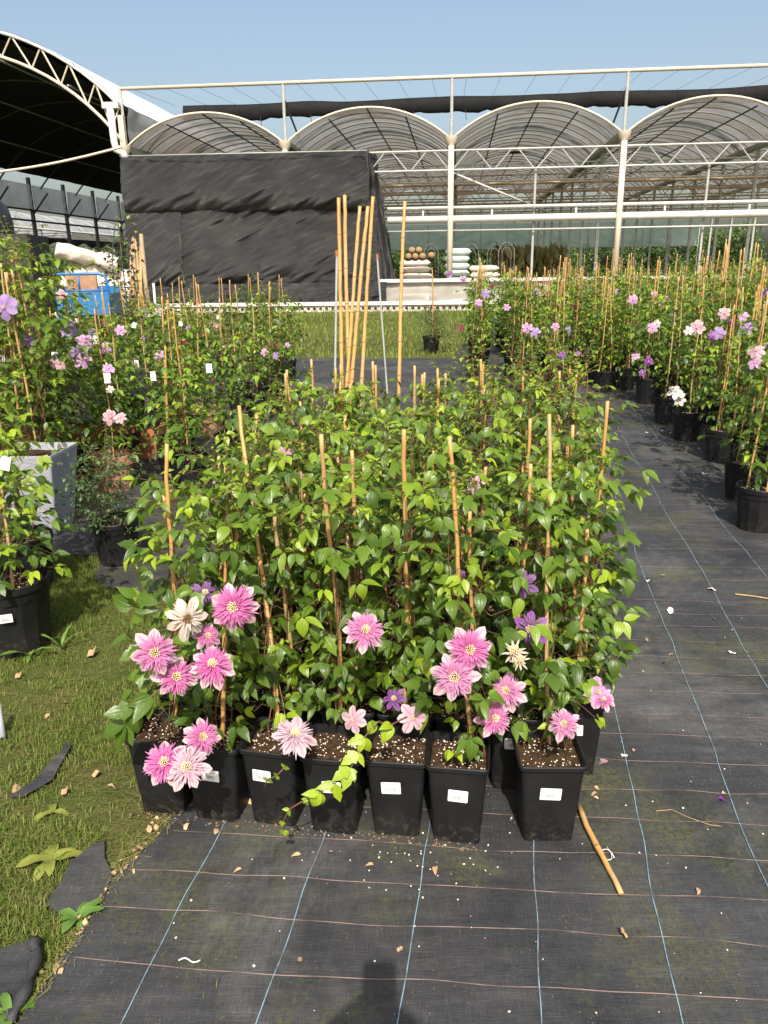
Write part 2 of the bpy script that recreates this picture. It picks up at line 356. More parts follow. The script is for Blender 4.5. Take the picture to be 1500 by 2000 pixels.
def rv(g): 
    return Vector((g.uniform(-1, 1), g.uniform(-1, 1), g.uniform(-1, 1)))
def vine(g, h0, h1, rad, step, axis, lsz=(.042, .068), young=.12, full=3, side=None):
    """nodes up a vine: opposite stalks with three leaflets each"""
    L = []; P = []; a = g.uniform(0, 6.28); h = h0
    while h < h1:
        t = (h-h0)/max(.01, h1-h0); base = axis(h)+Vector((g.gauss(0, rad*.22), g.gauss(0, rad*.22), 0))
        a += 1.57+g.uniform(-.5, .5)
        for sgn in (0, math.pi):
            az = a+sgn+g.uniform(-.3, .3); out = Vector((math.cos(az), math.sin(az), 0))
            if side is not None and out.dot(side) < -.55: continue
            pl = rad*g.uniform(.3, .95); end = base+out*pl+Vector((0, 0, pl*g.uniform(-.15, .45)))
            P.append((base, base+out*pl*.5+Vector((0, 0, pl*.28)), end))
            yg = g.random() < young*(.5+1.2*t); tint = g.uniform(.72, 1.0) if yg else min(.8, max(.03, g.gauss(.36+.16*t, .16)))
            for q in range(full):
                ang = az+(0, 1.05, -1.05)[q]+g.uniform(-.35, .35); o2 = Vector((math.cos(ang), math.sin(ang), 0))
                d = o2+Vector((0, 0, -g.uniform(-.25, 1.05)))+rv(g)*.25; n = Vector((0, 0, .85))+o2*.4+rv(g)*.42+Vector((0, -.25, 0))
                L.append((end+o2*.008, d, n, g.uniform(*lsz)*(.82 if yg else 1)*(1-.22*max(0, t-.75)*4*.5), tint))
        h += step*g.uniform(.7, 1.3)
    return L, P

def cane_mesh(p0, p1, r=.0075, g=random, bend=.012, n=8):
    mb = MB(); p0 = Vector(p0); p1 = Vector(p1); L = (p1-p0).length; off = rv(g)*bend; path = []; rr = []
    nn = max(2, int(L/.16)); 
    for i in range(nn*4+1):
        t = i/(nn*4); p = p0.lerp(p1, t)+off*math.sin(t*math.pi*1.6)
        if i % 4 == 2: p = p+rv(g)*.0022
        path.append(p); rr.append(r*(1.0-.16*t)*(1.16 if i % 4 == 0 and 0 < i < nn*4 else 1.0))
    mb.tube(path, rr, n, 0)
    for i in range(4, nn*4, 4):
        t = (path[i]-path[i-1]).normalized(); mb.tube([path[i]-t*.0022, path[i]+t*.0022], rr[i]*1.04, n, 1)
    return mb.mesh('cane', ['cane', 'node'], True)

def rsq(h, r, z, k=3):
    pts = []
    for c in range(4):
        cx, cy = ((1, 1), (-1, 1), (-1, -1), (1, -1))[c]
        for i in range(k+1):
            a = math.pi/2*(c+i/k); pts.append((cx*(h-r)+r*math.cos(a), cy*(h-r)+r*math.sin(a), z))
    return pts
def square_pot(hb, ht, H, lip=.006, lh=.014, mat='pot', r=.014):
    mb = MB(); k = 3; n = 4*(k+1)
    rings = [rsq(hb, r, 0), rsq(hb+(ht-lip-hb)*.97, r, H-lh), rsq(ht, r+.003, H-lh+.001), rsq(ht, r+.003, H-.002), rsq(ht-.0025, r, H), rsq(ht-.006, r, H-.001), rsq(ht-.012, r, H-.05)]
    vs = [p for q in rings for p in q]
    fs = [(i*n+q, i*n+(q+1) % n, (i+1)*n+(q+1) % n, (i+1)*n+q) for i in range(len(rings)-1) for q in range(n)]
    mb.add(vs, fs); mb.f.append(tuple(reversed(range(n)))); mb.mi.append(0)
    return mb.mesh('pot', mat)
def soil_mesh(half, z, g, round_=False, amp=.006, n=9):
    mb = MB(); vs = []
    for j in range(n+1):
        for i in range(n+1):
            x = (i/n*2-1); y = (j/n*2-1)
            if round_:
                m = max(abs(x), abs(y), 1e-6)/max(1e-6, math.hypot(x, y)); px_, py_ = x*m*half, y*m*half
            else: px_, py_ = x*half, y*half
            vs.append((px_, py_, z+noise.noise(Vector((x*3, y*3, g.random()*0+z*9)))*amp+g.uniform(-.002, .003)))
    mb.add(vs, [(j*(n+1)+i, j*(n+1)+i+1, (j+1)*(n+1)+i+1, (j+1)*(n+1)+i) for j in range(n) for i in range(n)])
    return mb.mesh('soil', 'soil', True)
def grit_mesh(name, pts, mat, g, s=(.0015, .004), squash=.75):
    mb = MB()
    for p in pts:
        r = g.uniform(*s); q = Matrix.Rotation(g.uniform(0, 6), 3, 'Z') @ Matrix.Rotation(g.uniform(0, 6), 3, 'X')
        o6 = [q @ Vector(v)*r*g.uniform(.7, 1.2) for v in ((1, 0, 0), (-1, 0, 0), (0, 1, 0), (0, -1, 0), (0, 0, 1), (0, 0, -1))]
        mb.add([Vector(p)+Vector((v.x, v.y, v.z*squash)) for v in o6], [(0, 2, 4), (2, 1, 4), (1, 3, 4), (3, 0, 4), (2, 0, 5), (1, 2, 5), (3, 1, 5), (0, 3, 5)])
    return mb.mesh(name, mat)
def sticker_mesh(w=.052, h=.038, g=random, lines=True):
    mb = MB(); mb.add([(-w/2, 0, -h/2+.002), (-w/2+.002, 0, -h/2), (w/2-.002, 0, -h/2), (w/2, 0, -h/2+.002), (w/2, 0, h/2-.002), (w/2-.002, 0, h/2), (-w/2+.002, 0, h/2), (-w/2, 0, h/2-.002)], [tuple(range(8))], 0)
    def q(x, z, a, b): mb.add([(x-a, -.0006, z-b), (x+a, -.0006, z-b), (x+a, -.0006, z+b), (x-a, -.0006, z+b)], [(0, 1, 2, 3)], 1)
    x = -w*.24
    while x < w*.24:
        b = g.choice((.0004, .0007, .0011)); q(x, -h*.12, b*.6, h*.15); x += b*2+.0009
    q(-w*.2, h*.36, w*.14, .0006); q(-w*.26, h*.26, w*.09, .0005); q(w*.2, h*.26, w*.12, .0005); q(0, -h*.36, w*.2, .0005)
    return mb.mesh('label', ['sticker', 'ink'])

# flowers ------------------------------------------------------------
SEP = {m: blade('sepal', .064, .0145, obov, 6, .12, .45, m, wave=.12) for m in ('sepal', 'cream_pet', 'violet')}
SIX = {m: blade('sepal', .066, .021, obov, 6, .18, .35, m, wave=.15) for m in ('lav', 'lilac', 'violet', 'white_pet', 'rose', 'wine', 'sepal')}
def tuft_mesh(mat, g, n=64, R0=.054, cmat='centre'):
    mb = MB(); uvs = []
    def pet(az, el, L, w, base):
        nv = 4; o = Vector((math.cos(az), math.sin(az), 0)); sd_ = Vector((-o.y, o.x, 0)); p = o*base+Vector((0, 0, .004)); vs = []; e = el; tw = g.uniform(-.8, .8)
        for i in range(nv+1):
            v = i/nv; ww = w*strap(v)
            s2 = (sd_+Vector((0, 0, tw*v))).normalized()
            vs += [p-s2*ww+Vector((0, 0, .15*ww)), p, p+s2*ww+Vector((0, 0, .15*ww))]
            e -= .16; p = p+(o*math.cos(e)+Vector((0, 0, math.sin(e))))*L/nv
        fs = [(i*3+j, i*3+j+1, i*3+j+4, i*3+j+3) for i in range(nv) for j in range(2)]
        mb.add(vs, fs, 0)
        for f in fs:
            for i in f: uvs.append(((i % 3)*.5, (i//3)/nv))
    for k_ in range(n):
        t = k_/n; pet(k_*2.399+g.uniform(-.25, .25), .12+1.2*t+g.uniform(-.2, .2), R0*(1.05-.62*t)*g.uniform(.8, 1.12), .0029*(1-.1*t), .003)
    b = len(uvs)
    for k_ in range(26):
        t = math.sqrt((k_+.5)/26); a = k_*2.399; p = Vector((math.cos(a), math.sin(a), 0))*.011*t+Vector((0, 0, .012))
        top = p+Vector((math.cos(a)*.004*t, math.sin(a)*.004*t, .016-.006*t)); nf = len(mb.f)
        mb.tube([p, top], [.0016, .0019], 4, 1)
        for f in mb.f[nf:]: uvs += [(0, 0)]*len(f)
    me = mb.mesh('flower', [mat, cmat], True); l = me.uv_layers.new(name='UV'); l.data.foreach_set('uv', [c for u in uvs for c in u]); return me
gF = random.Random(5)
TUFT = [tuft_mesh('tuft', gF, 200, .059), tuft_mesh('tuft', gF, 170, .058), tuft_mesh('tuft_pale', gF, 180, .059)]
TUFT_CREAM = tuft_mesh('cream_pet', gF, 46, .056, 'brown_centre')
TUFT_V = tuft_mesh('violet_tuft', gF, 50, .05)
TUFT_SPENT = tuft_mesh('cream_pet', gF, 22, .036)
def stamen_mesh(g, mat='centre', n=22, L=.016):
    mb = MB()
    for i in range(n):
        a = i*2.399; t = math.sqrt((i+.5)/n); o = Vector((math.cos(a), math.sin(a), 0))
        mb.tube([o*.003*t, o*.012*t*L/.016+Vector((0, 0, L*(1-.4*t)))], [.0009, .0015], 4, 0)
    return mb.mesh('flower', mat)
STAM = stamen_mesh(gF); STAM_D = stamen_mesh(gF, 'brown_centre')
def face_matrix(pos, n, spin, s=1.):
    z = n.normalized(); x = Vector((0, 0, 1)).cross(z)
    if x.length < 1e-3: x = Vector((1, 0, 0))
    x.normalize(); y = z.cross(x); m = Matrix(((x.x, y.x, z.x, pos.x), (x.y, y.y, z.y, pos.y), (x.z, y.z, z.z, pos.z), (0, 0, 0, 1)))
    return m @ Matrix.Rotation(spin, 4, 'Z') @ Matrix.Scale(s, 4)
def flower(parent, wpos, n, kind, g, s=1.):
    """a flower head as a part of its plant; wpos in world space"""
    inv = parent.matrix_world.inverted() if parent.matrix_world != Matrix() else (Matrix.LocRotScale(parent.location, parent.rotation_euler, parent.scale)).inverted()
    M = inv @ face_matrix(Vector(wpos), Vector(n), g.uniform(0, 6.28), s)
    if kind in ('double', 'double_pale'): c = ob('flower', TUFT[g.randrange(2)] if kind == 'double' else TUFT[2], parent, mat4=M); sp, k_ = SEP['sepal'], 7
    elif kind == 'cream': c = ob('flower', TUFT_CREAM, parent, mat4=M); sp, k_ = SEP['cream_pet'], 7
    elif kind == 'violet_double': c = ob('flower', TUFT_V, parent, mat4=M); sp, k_ = SEP['violet'], 6
    elif kind == 'spent': c = ob('flower', TUFT_SPENT, parent, mat4=M); return c
    else: c = ob('flower', STAM_D if kind == 'wine' else STAM, parent, mat4=M); sp, k_ = SIX[kind], 6 if kind != 'rose' else 7
    for i in range(k_):
        a = 2*math.pi*i/k_+g.uniform(-.14, .14); d = Vector((math.cos(a), math.sin(a), g.uniform(-.25, .18)))
        ob('sepal', sp, c, mat4=frame(Vector((math.cos(a), math.sin(a), 0))*.006, d, Vector((0, 0, 1))+rv(g)*.15, g.uniform(.92, 1.1)))
    return c

# ================================================================== SETTING: ground, ground cover, grass
from mathutils.geometry import delaunay_2d_cdt
mb = MB(); n = 40
gx = [-1500, -600, -200, -80, -40]+[-20+i*2 for i in range(21)]+[40, 80, 200, 600, 1500]
gy = [-300, -80, -20]+[i*2 for i in range(0, 36)]+[90, 140, 300, 800, 2500]
mb.add([(x, y, 0) for y in gy for x in gx], [(j*len(gx)+i, j*len(gx)+i+1, (j+1)*len(gx)+i+1, (j+1)*len(gx)+i) for j in range(len(gy)-1) for i in range(len(gx)-1)])
tag(ob('ground', mb.mesh('ground', 'ground')), kind='structure')

def inside(p, poly):
    c = False; j = len(poly)-1
    for i in range(len(poly)):
        a, b = poly[i], poly[j]
        if (a[1] > p[1]) != (b[1] > p[1]) and p[0] < (b[0]-a[0])*(p[1]-a[1])/(b[1]-a[1])+a[0]: c = not c
        j = i
    return c
def fz(x, y):
    return .012+.006*noise.noise(Vector((x*1.7, y*1.7, 3)))+.004*noise.noise(Vector((x*5, y*5, 7)))
def densify(poly, step, amp, g):
    out = []
    for i, a in enumerate(poly):
        b = poly[(i+1) % len(poly)]; L = math.hypot(b[0]-a[0], b[1]-a[1]); st = step*max(1, (abs(a[1])-3)*.4, (abs(a[0])-3)*.4); m = max(1, int(L/st))
        for q in range(m):
            t = q/m; out.append((a[0]+(b[0]-a[0])*t+g.uniform(-amp, amp)*(q > 0), a[1]+(b[1]-a[1])*t+g.uniform(-amp, amp)*(q > 0)))
    return out
def sheet(name, poly, cell, g, lift=0., amp=.008, zf=fz):
    b = densify(poly, .05, amp, g); xs = [p[0] for p in b]; ys = [p[1] for p in b]
    pts = [Vector(p) for p in b]; y = min(ys)
    while y < max(ys):
        c = cell*max(1, y/3.0); x = min(xs)
        while x < max(xs):
            p = (x+g.uniform(-.2, .2)*c, y+g.uniform(-.2, .2)*c)
            if inside(p, b): pts.append(Vector(p))
            x += c*max(1, abs(x)/3)
        y += c
    r = delaunay_2d_cdt(pts, [(i, (i+1) % len(b)) for i in range(len(b))], [], 1, 1e-5)
    m_ = MB(); m_.add([(v.x, v.y, zf(v.x, v.y)+lift) for v in r[0]], [tuple(f) for f in r[2]])
    me = m_.mesh(name, 'fabric', True)
    return me, b
gs = random.Random(3)
def gp(*pts): return [tuple(G(*p)[:2]) for p in pts]
MAIN = gp((30, 2012), (95, 1925), (150, 1842), (172, 1792), (215, 1728), (250, 1695), (300, 1650), (335, 1600), (372, 1560))+[(-.50, 2.2), (-.62, 2.7), (-.80, 3.35)]+gp((205, 1152), (185, 1128), (212, 1085))+[(-1.75, 3.95), (-2.1, 4.15), (-3.5, 4.0), (-6.5, 5.2), (-8, 13.2), (-2, 13.6), (1.2, 13.2), (2.2, 19), (3, 25.5), (16, 24.5), (14, 6), (5, 0.4), (1.2, .55), (-.9, .8)]
me, MAINB = sheet('ground_cover_fabric', MAIN, .075, gs)
fab = tag(ob('ground_cover_fabric', me), 'black woven weed-control fabric laid under the pots and aisle', kind='structure')
PATCH = [gp((91, 1775), (140, 1692), (180, 1662), (205, 1648), (206, 1685), (222, 1718), (182, 1790), (130, 1802)), gp((-40, 1885), (62, 1846), (76, 1868), (22, 2005), (-40, 2020)), gp((15, 1566), (68, 1534), (130, 1458), (142, 1462), (104, 1532), (45, 1566))]
pf = []
for p in PATCH:
    me, bb = sheet('fabric_patch', p, .06, gs, .004, .01); pf.append(bb)
    tag(ob('fabric_patch', me), 'torn scrap of black woven fabric showing through the turf', kind='structure')
# rolled edge of the torn fabric at the near left corner
a = G(66, 1850); b = G(80, 1900); c = G(22, 2010)
mb = MB(); pth = [a+Vector((0, 0, .02)), G(78, 1880)+Vector((0, 0, .028)), G(55, 1950)+Vector((0, 0, .026)), c+Vector((0, 0, .02))]
mb.tube([pth[0].lerp(pth[1], t/3) for t in range(3)]+[pth[1].lerp(pth[2], t/4) for t in range(4)]+[pth[2].lerp(pth[3], t/3) for t in range(4)], [.012+.005*math.sin(i*1.9) for i in range(11)], 7)
tag(ob('fabric_fold', mb.mesh('fabric_fold', 'fabric', True)), kind='structure')
pa = G(230, 1900); 
# threads woven into the fabric (each a part of the sheet)
def ribbon(pts, w):
    vs = []; fs = []
    for i, p in enumerate(pts):
        d = (pts[min(i+1, len(pts)-1)]-pts[max(i-1, 0)]); s_ = Vector((-d.y, d.x, 0)).normalized()*w
        vs += [p-s_, p+s_]
        if i: fs.append((2*i-2, 2*i-1, 2*i+1, 2*i))
    m_ = MB(); m_.add(vs, fs); return m_
def thread(o, d, s0, s1, w, mat, wob, skip=None, sheetpoly=None, parent=None, name='thread'):
    run = []; s = s0; k_ = gs.uniform(0, 99)
    side = Vector((-d.y, d.x, 0))
    def flush(r):
        if len(r) > 3: ob(name, ribbon(r, w).mesh(name, mat), parent)
    while s < s1:
        p = o+d*s+side*(wob*noise.noise(Vector((s*1.6, k_, 0)))+wob*.3*noise.noise(Vector((s*6, k_, 5))))
        if inside(p, sheetpoly): run.append(Vector((p.x, p.y, fz(p.x, p.y)+.003)))
        else: flush(run); run = []
        s += .04*max(1, s/2.5)
    flush(run)
dB = Vector((math.sin(R(10)), math.cos(R(10)), 0)); dP = Vector((math.cos(R(5)), -math.sin(R(5)), 0))
for i in range(-2, 13):
    o = Vector((-.518+.2895*(i), 1.466-.004*i, 0))
    thread(o, dB, -.8, 11, .0012, 'thread_blue', .02, sheetpoly=MAINB, parent=fab, name='blue_thread')
for i in range(0, 42):
    y0 = 1.292+.1385*i+.004*math.sin(i*2.1)
    if i > 14 and i % 3 == 1: continue
    thread(Vector((0, y0, 0)), dP, -2.6, 5.5, .0011, 'thread_pink', .022, sheetpoly=MAINB, parent=fab, name='pink_thread')

def pile_fx(x, y): return noise.noise(Vector((x*1.4, y*1.4, 2)))
def grass(name, n, area, L, w, g, label, avoid, tintf):
    V = np.zeros((n*5, 3)); F = []; T = []; k_ = 0
    while k_ < n:
        x = g.uniform(area[0], area[1]); y = g.uniform(area[2], area[3])
        if any(inside((x, y), p) for p in avoid) and g.random() < .985: continue
        dn = pile_fx(x, y)+.5*noise.noise(Vector((x*6, y*6, 9)))
        if dn < -.25 and g.random() < .8: continue
        a = g.uniform(0, 6.28); l = L*g.uniform(.4, 1.25)*(1+.5*dn); lean = g.uniform(.2, 1.3); o = np.array((math.cos(a), math.sin(a), 0)); s_ = np.array((-o[1], o[0], 0))*w*g.uniform(.6, 1.3)
        p = np.array((x, y, -.002)); p1 = p+o*l*.4*lean*.5+np.array((0, 0, l*.55)); p2 = p+o*l*lean*.75+np.array((0, 0, l*(1-.45*lean)+.004))
        V[k_*5:k_*5+5] = [p-s_, p+s_, p1+s_*.8, p1-s_*.8, p2]
        b = k_*5; F += [(b, b+1, b+2, b+3), (b+3, b+2, b+4)]; T += [tintf(g, dn)]*5; k_ += 1
    me = bpy.data.meshes.new(name); me.from_pydata(V.tolist(), [], F); at = me.attributes.new('tint', 'FLOAT', 'POINT'); at.data.foreach_set('value', T)
    me.materials.append(MAT['grass']); me.update(); return tag(ob(name, me), label, 'grass', kind='stuff')
gg = random.Random(11)
def tf(g, dn): return g.uniform(.75, 1) if g.random() < .22-.2*dn else max(0, min(.7, g.gauss(.42+.1*dn, .2)))
grass('grass', 120000, (-3.0, -.36, .95, 4.3), .030, .0012, gg, 'short patchy turf beside the fabric with moss and dry clippings', [MAINB]+pf, tf)
def straw(n, g, where, L, name, lab):
    V = []; F = []; T = []
    while len(F) < n:
        p = where(g)
        if name == 'dry_clippings' and inside(p, MAINB): continue
        a = g.uniform(0, 6.28); l = g.uniform(*L); w = g.uniform(.0004, .0010); o = Vector((math.cos(a), math.sin(a), g.uniform(-.1, .25)))*l; s_ = Vector((-o.y, o.x, 0)).normalized()*w; c_ = Vector((p.x, p.y, .008 + (fz(p.x, p.y) if inside(p, MAINB) else .004))); b = len(V)
        V += [c_-o*.5-s_, c_-o*.5+s_, c_+o*.5+s_*.5, c_+o*.5-s_*.5]; F.append((b, b+1, b+2, b+3)); T += [g.uniform(.85, 1.)]*4
    me = bpy.data.meshes.new(name); me.from_pydata([tuple(v) for v in V], [], F); at = me.attributes.new('tint', 'FLOAT', 'POINT'); at.data.foreach_set('value', T); me.materials.append(MAT['grass']); me.update(); return tag(ob(name, me), lab, 'straw', kind='stuff')
_ed = [(60, 1960), (95, 1925), (150, 1845), (190, 1775), (240, 1705), (290, 1658), (335, 1603), (370, 1565)]
def on_edge(g):
    i = g.randrange(7); t = g.random(); return G(_ed[i][0]+(_ed[i+1][0]-_ed[i][0])*t+g.gauss(-14, 12), _ed[i][1]+(_ed[i+1][1]-_ed[i][1])*t+g.gauss(0, 12))
straw(650, gg, on_edge, (.006, .026), 'straw_litter', 'dry straw bits along the ragged fabric edge')
straw(2600, gg, lambda g: Vector((g.uniform(-2.2, -.5), g.uniform(1.2, 3.6), 0)), (.01, .05), 'dry_clippings', 'dry grass clippings lying over the turf')
grass('lawn', 26000, (-12, 9, 13.0, 28.5), .12, .008, gg, 'sunlit lawn strip in front of the greenhouse', [MAINB], lambda g, dn: max(0, min(1, g.gauss(.64, .16))))

# ================================================================== GREENHOUSES
TH = R(5.5); FO = DY(878, 560, 30.0); FO.z = 0
def arc_pts(x0, x1, z0, rise, n):
    c = (x1-x0)/2; Rr = (c*c+rise*rise)/(2*rise); a = math.asin(c/Rr); xm = (x0+x1)/2
    return [(xm+Rr*math.sin(-a+2*a*i/n), z0+rise-Rr+Rr*math.cos(-a+2*a*i/n)) for i in range(n+1)]
gh = thing('greenhouse', 'multi-span greenhouse with arched grey film roofs and white steel trusses', 'greenhouse', FO, -TH)
GZ, RISE, SP, DEP = 5.78, 1.12, 6.0, 32
BAYS = range(-2, 3)
hoop = MB(); hoop.tube([(x, 0, z) for x, z in arc_pts(0, SP, GZ, RISE, 18)], .035, 6); hoop = hoop.mesh('hoop', 'steel', True)
hoopf = MB(); hoopf.tube([(x, 0, z) for x, z in arc_pts(0, SP, GZ, RISE, 24)], .042, 6); hoopf = hoopf.mesh('hoop', 'pvc', True)
# film vault, slightly sagging between hoops
def vault(seed):
    m_ = MB(); nx, ny = 18, 54; A = arc_pts(.05, SP-.05, GZ+.03, RISE, nx); vs = []
    for j in range(ny+1):
        y = .15+(DEP-.3)*j/ny
        for i, (x, z) in enumerate(A): vs.append((x, y, z+.03*noise.noise(Vector((x*.7, y*1.2, seed)))-.03*abs(math.sin(y*math.pi))))
    m_.add(vs, [(j*(nx+1)+i, j*(nx+1)+i+1, (j+1)*(nx+1)+i+1, (j+1)*(nx+1)+i) for j in range(ny) for i in range(nx)]); return m_.mesh('film_roof', 'film', True)
VA = [vault(1), vault(7)]
def truss_mesh(L, zt, zb, npan, r=.035, rw=.022, mat='steel'):
    m_ = MB(); m_.tube([(0, 0, zt), (L, 0, zt)], r, 6); m_.tube([(0, 0, zb), (L, 0, zb)], r, 6)
    p = L/npan
    for i in range(npan):
        m_.tube([(i*p+.06, 0, zb), (i*p+p*.42, 0, zt)], rw, 5); m_.tube([(i*p+p*.58, 0, zt), (i*p+p-.06, 0, zb)], rw, 5)
    return m_.mesh('truss', mat)
TR = truss_mesh(SP, 5.42, 4.78, 4); TRD = truss_mesh(SP, 5.42, 4.78, 4, .03, .02, 'wood')
TRL = MB(); TRL.tube([(0, 0, 4.5), (SP, 0, 4.5)], .04, 6); TRL = TRL.mesh('truss_rail', 'wood')
post = MB(); post.box((0, 0, GZ/2), (.06, .06, GZ/2)); post = post.mesh('post', 'steel')
fpost = MB(); fpost.tube([(0, -.12, .3), (0, -.12, GZ-.22)], .105, 12); fpost.lathe([(.105, GZ-.25), (.13, GZ-.18), (.22, GZ-.05), (.24, GZ+.1)], 12)
fpost = fpost.mesh('downpipe', 'pvc', True)
gut = MB(); gut.box((0, DEP/2+.2, GZ+.03), (.16, DEP/2, .07)); gut = gut.mesh('gutter', 'steel')
pur = MB(); pur.tube([(0, .1, 0), (0, DEP, 0)], .03, 5); pur = pur.mesh('purlin', 'dark')
upost = MB(); upost.tube([(0, .1, GZ), (0, .1, 7.78)], .055, 8); upost = upost.mesh('shade_post', 'steel')
brace = MB(); brace.tube([(0, .1, 7.3), (0, 3.9, 5.95)], .04, 6); brace = brace.mesh('brace', 'dark')
for b in BAYS:
    x0 = b*SP
    ob('film_roof', VA[b % 2], gh, (x0, 0, 0)); ob('hoop', hoopf, gh, (x0, .02, 0))
    for j in range(1, 33): ob('hoop', hoop, gh, (x0, j*1.0, 0))
    for j in range(0, 8): ob('truss', TR if j < 2 else TRD, gh, (x0, j*4.2, 0))
    for q, xx in ((0, SP*.5), (1, SP*.27), (2, SP*.73)): ob('purlin', pur, gh, (x0+xx, 0, GZ+RISE-.05-(.29 if q else 0)))
    for j in range(1, 8): ob('truss_rail', TRL, gh, (x0, j*4.2-2.1, 0))
    mid = MB(); mid.tube([(x0+3.02, .15, 0), (x0+3.02, .15, 4.76)], .045, 8); ob('middle_post', mid.mesh('middle_post', 'steel'), gh)
for b in range(-2, 4):
    x0 = b*SP; ob('gutter', gut, gh, (x0, 0, 0)); ob('shade_post', upost, gh, (x0, 0, 0)); ob('brace', brace, gh, (x0, 0, 0)); ob('downpipe', fpost, gh, (x0, 0, 0))
    for j in range(1, 8): ob('post', post, gh, (x0, j*4.2, 0))
def gtube(name, pts, r, mat, n=8, parent=None):
    m_ = MB(); m_.tube(pts, r, n); return ob(name, m_.mesh(name, mat, True), parent or gh)
gtube('top_rail', [(-12, .1, 7.78), (0, .1, 7.78), (18, .1, 7.78)], .065, 'pvc')
for z, r_, mt in ((3.12, .13, 'white'), (3.52, .055, 'white'), (1.98+.75, .035, 'steel')):
    gtube('side_rail', [(-2.3, -.02, z), (18, -.02, z)], r_, mt)
for x in (-1.0, 1.5, 4.5, 7.6, 10.5, 13.5): gtube('rail_strut', [(x, .02, 3.12), (x, .02, 3.52)], .04, 'white', 6)
gtube('brace_rod', [(.1, .2, 4.7), (4.3, 4, 3.4)], .035, 'white', 6)
for i in range(24):
    x = -11.5+i*1.2; gtube('wire', [(x, .1, 7.74), (x+.12*math.sin(i), 4.7, 8.0)], .006, 'wire', 3)
# furled shade nets hanging under the cables
def furl(y, x0, x1, z, th, seed):
    m_ = MB(); nn = 160; vs = []
    for i in range(nn+1):
        x = x0+(x1-x0)*i/nn; zt = z+.05*noise.noise(Vector((x*.35, 4, seed)))-.05*abs(math.sin(x*.52)); zb = zt-th*(1.5+.28*noise.noise(Vector((x*.8, 7, seed)))+.25*noise.noise(Vector((x*2.6, 1, seed)))); yy = y+.05*noise.noise(Vector((x, 1, seed)))
        w_ = .10+.05*noise.noise(Vector((x*1.6, 3, seed)))
        vs += [(x, yy-.04, zt), (x, yy-w_, zt-th*.5), (x, yy-w_*1.3, zb+.05), (x, yy, zb), (x, yy+w_, zb+.08), (x, yy+.04, zt)]
    m_.add(vs, [(i*6+q, i*6+(q+1) % 6, (i+1)*6+(q+1) % 6, (i+1)*6+q) for i in range(nn) for q in range(6)]); return ob('shade_net_roll', m_.mesh('shade_net_roll', 'lining', True), gh)
furl(4.6, -11.2, 18, 8.02, .38, 2); furl(12.5, -12, 18, 7.25, .22, 5)
for i in range(14):
    x = -10+i*2.1; gtube('net_cord', [(x, 4.4, 7.5), (x+.05, 4.3, 7.1)], .012, 'wire', 4)
# far side film and its posts, base walls
def drape(name, w, h, nx, nz, amp, fr, seed, mat, parent, loc, warp=None):
    m_ = MB(); vs = []
    for j in range(nz+1):
        for i in range(nx+1):
            x = w*i/nx; z = h*j/nz; c_, s_q = math.cos(fr[2]*.5), math.sin(fr[2]*.5); al = x*c_+z*s_q; ac = z*c_-x*s_q; y = amp*.9*noise.noise(Vector((x*fr[0]*.7, z*fr[1]*.6, seed)))+amp*1.1*(1-abs(noise.noise(Vector((al*fr[0]*1.3, ac*fr[1]*2.6, seed+4)))))+amp*.28*noise.noise(Vector((al*fr[0]*3, ac*fr[1]*8, seed+8)))
            if name == 'net_panel': y -= .30*math.sin(math.pi*min(1, max(0, z/h))**.7)+.05*math.sin(x*1.9+seed)*math.sin(z/h*3.1)
            p = Vector((x, y, z))
            if warp: p = warp(p)
            vs.append(p)
    m_.add(vs, [(j*(nx+1)+i, j*(nx+1)+i+1, (j+1)*(nx+1)+i+1, (j+1)*(nx+1)+i) for j in range(nz) for i in range(nx)])
    return ob(name, m_.mesh(name, mat, True), parent, loc)
for i in range(5): drape('end_film', 6, 1.75, 30, 10, .12, (.7, .6, .3), i, 'sheet', gh, (-12+6*i, DEP+.3, 2.75))
for i in range(16): gtube('end_post', [(-12+2*i, DEP+.1, 0), (-12+2*i, DEP+.1, 5.6)], .04, 'steel', 5)
gtube('end_rail', [(-12, DEP+.1, 2.7), (18, DEP+.1, 2.7)], .035, 'steel', 5)
for i in range(4): drape('base_wall_film', 5.2, .95, 40, 8, .05, (1.2, 1.4, .8), i+20, 'wallfilm', gh, (-2.55+5.2*i, -.3, .02))
m_ = MB(); m_.box((7.7, -.3, 1.0), (10.3, .10, .06)); ob('base_beam', m_.mesh('base_beam', 'white'), gh)

# draped black shade net (separate thing, hung over the left bay)
nw = thing('shade_net_wall', 'black shade net draped as a wall over a greenhouse bay', 'shade net', FO, -TH)
def tearR(p):
    if p.x > 8.2:
        p = Vector((p.x-(.35-.05*p.z)*0+(5.5-p.z)*.06*(p.x-8.2), p.y+(p.x-8.2)*.25, p.z))
    return p
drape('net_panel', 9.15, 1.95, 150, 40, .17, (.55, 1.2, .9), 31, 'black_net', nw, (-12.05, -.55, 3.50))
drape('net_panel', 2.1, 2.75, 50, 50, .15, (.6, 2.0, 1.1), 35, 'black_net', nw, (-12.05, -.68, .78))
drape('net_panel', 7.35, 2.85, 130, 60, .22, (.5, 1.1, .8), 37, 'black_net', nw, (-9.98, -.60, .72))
drape('net_panel', 9.6, .95, 150, 24, .20, (.8, 1.7, .5), 39, 'black_net', nw, (-11.9, -.85, .02))
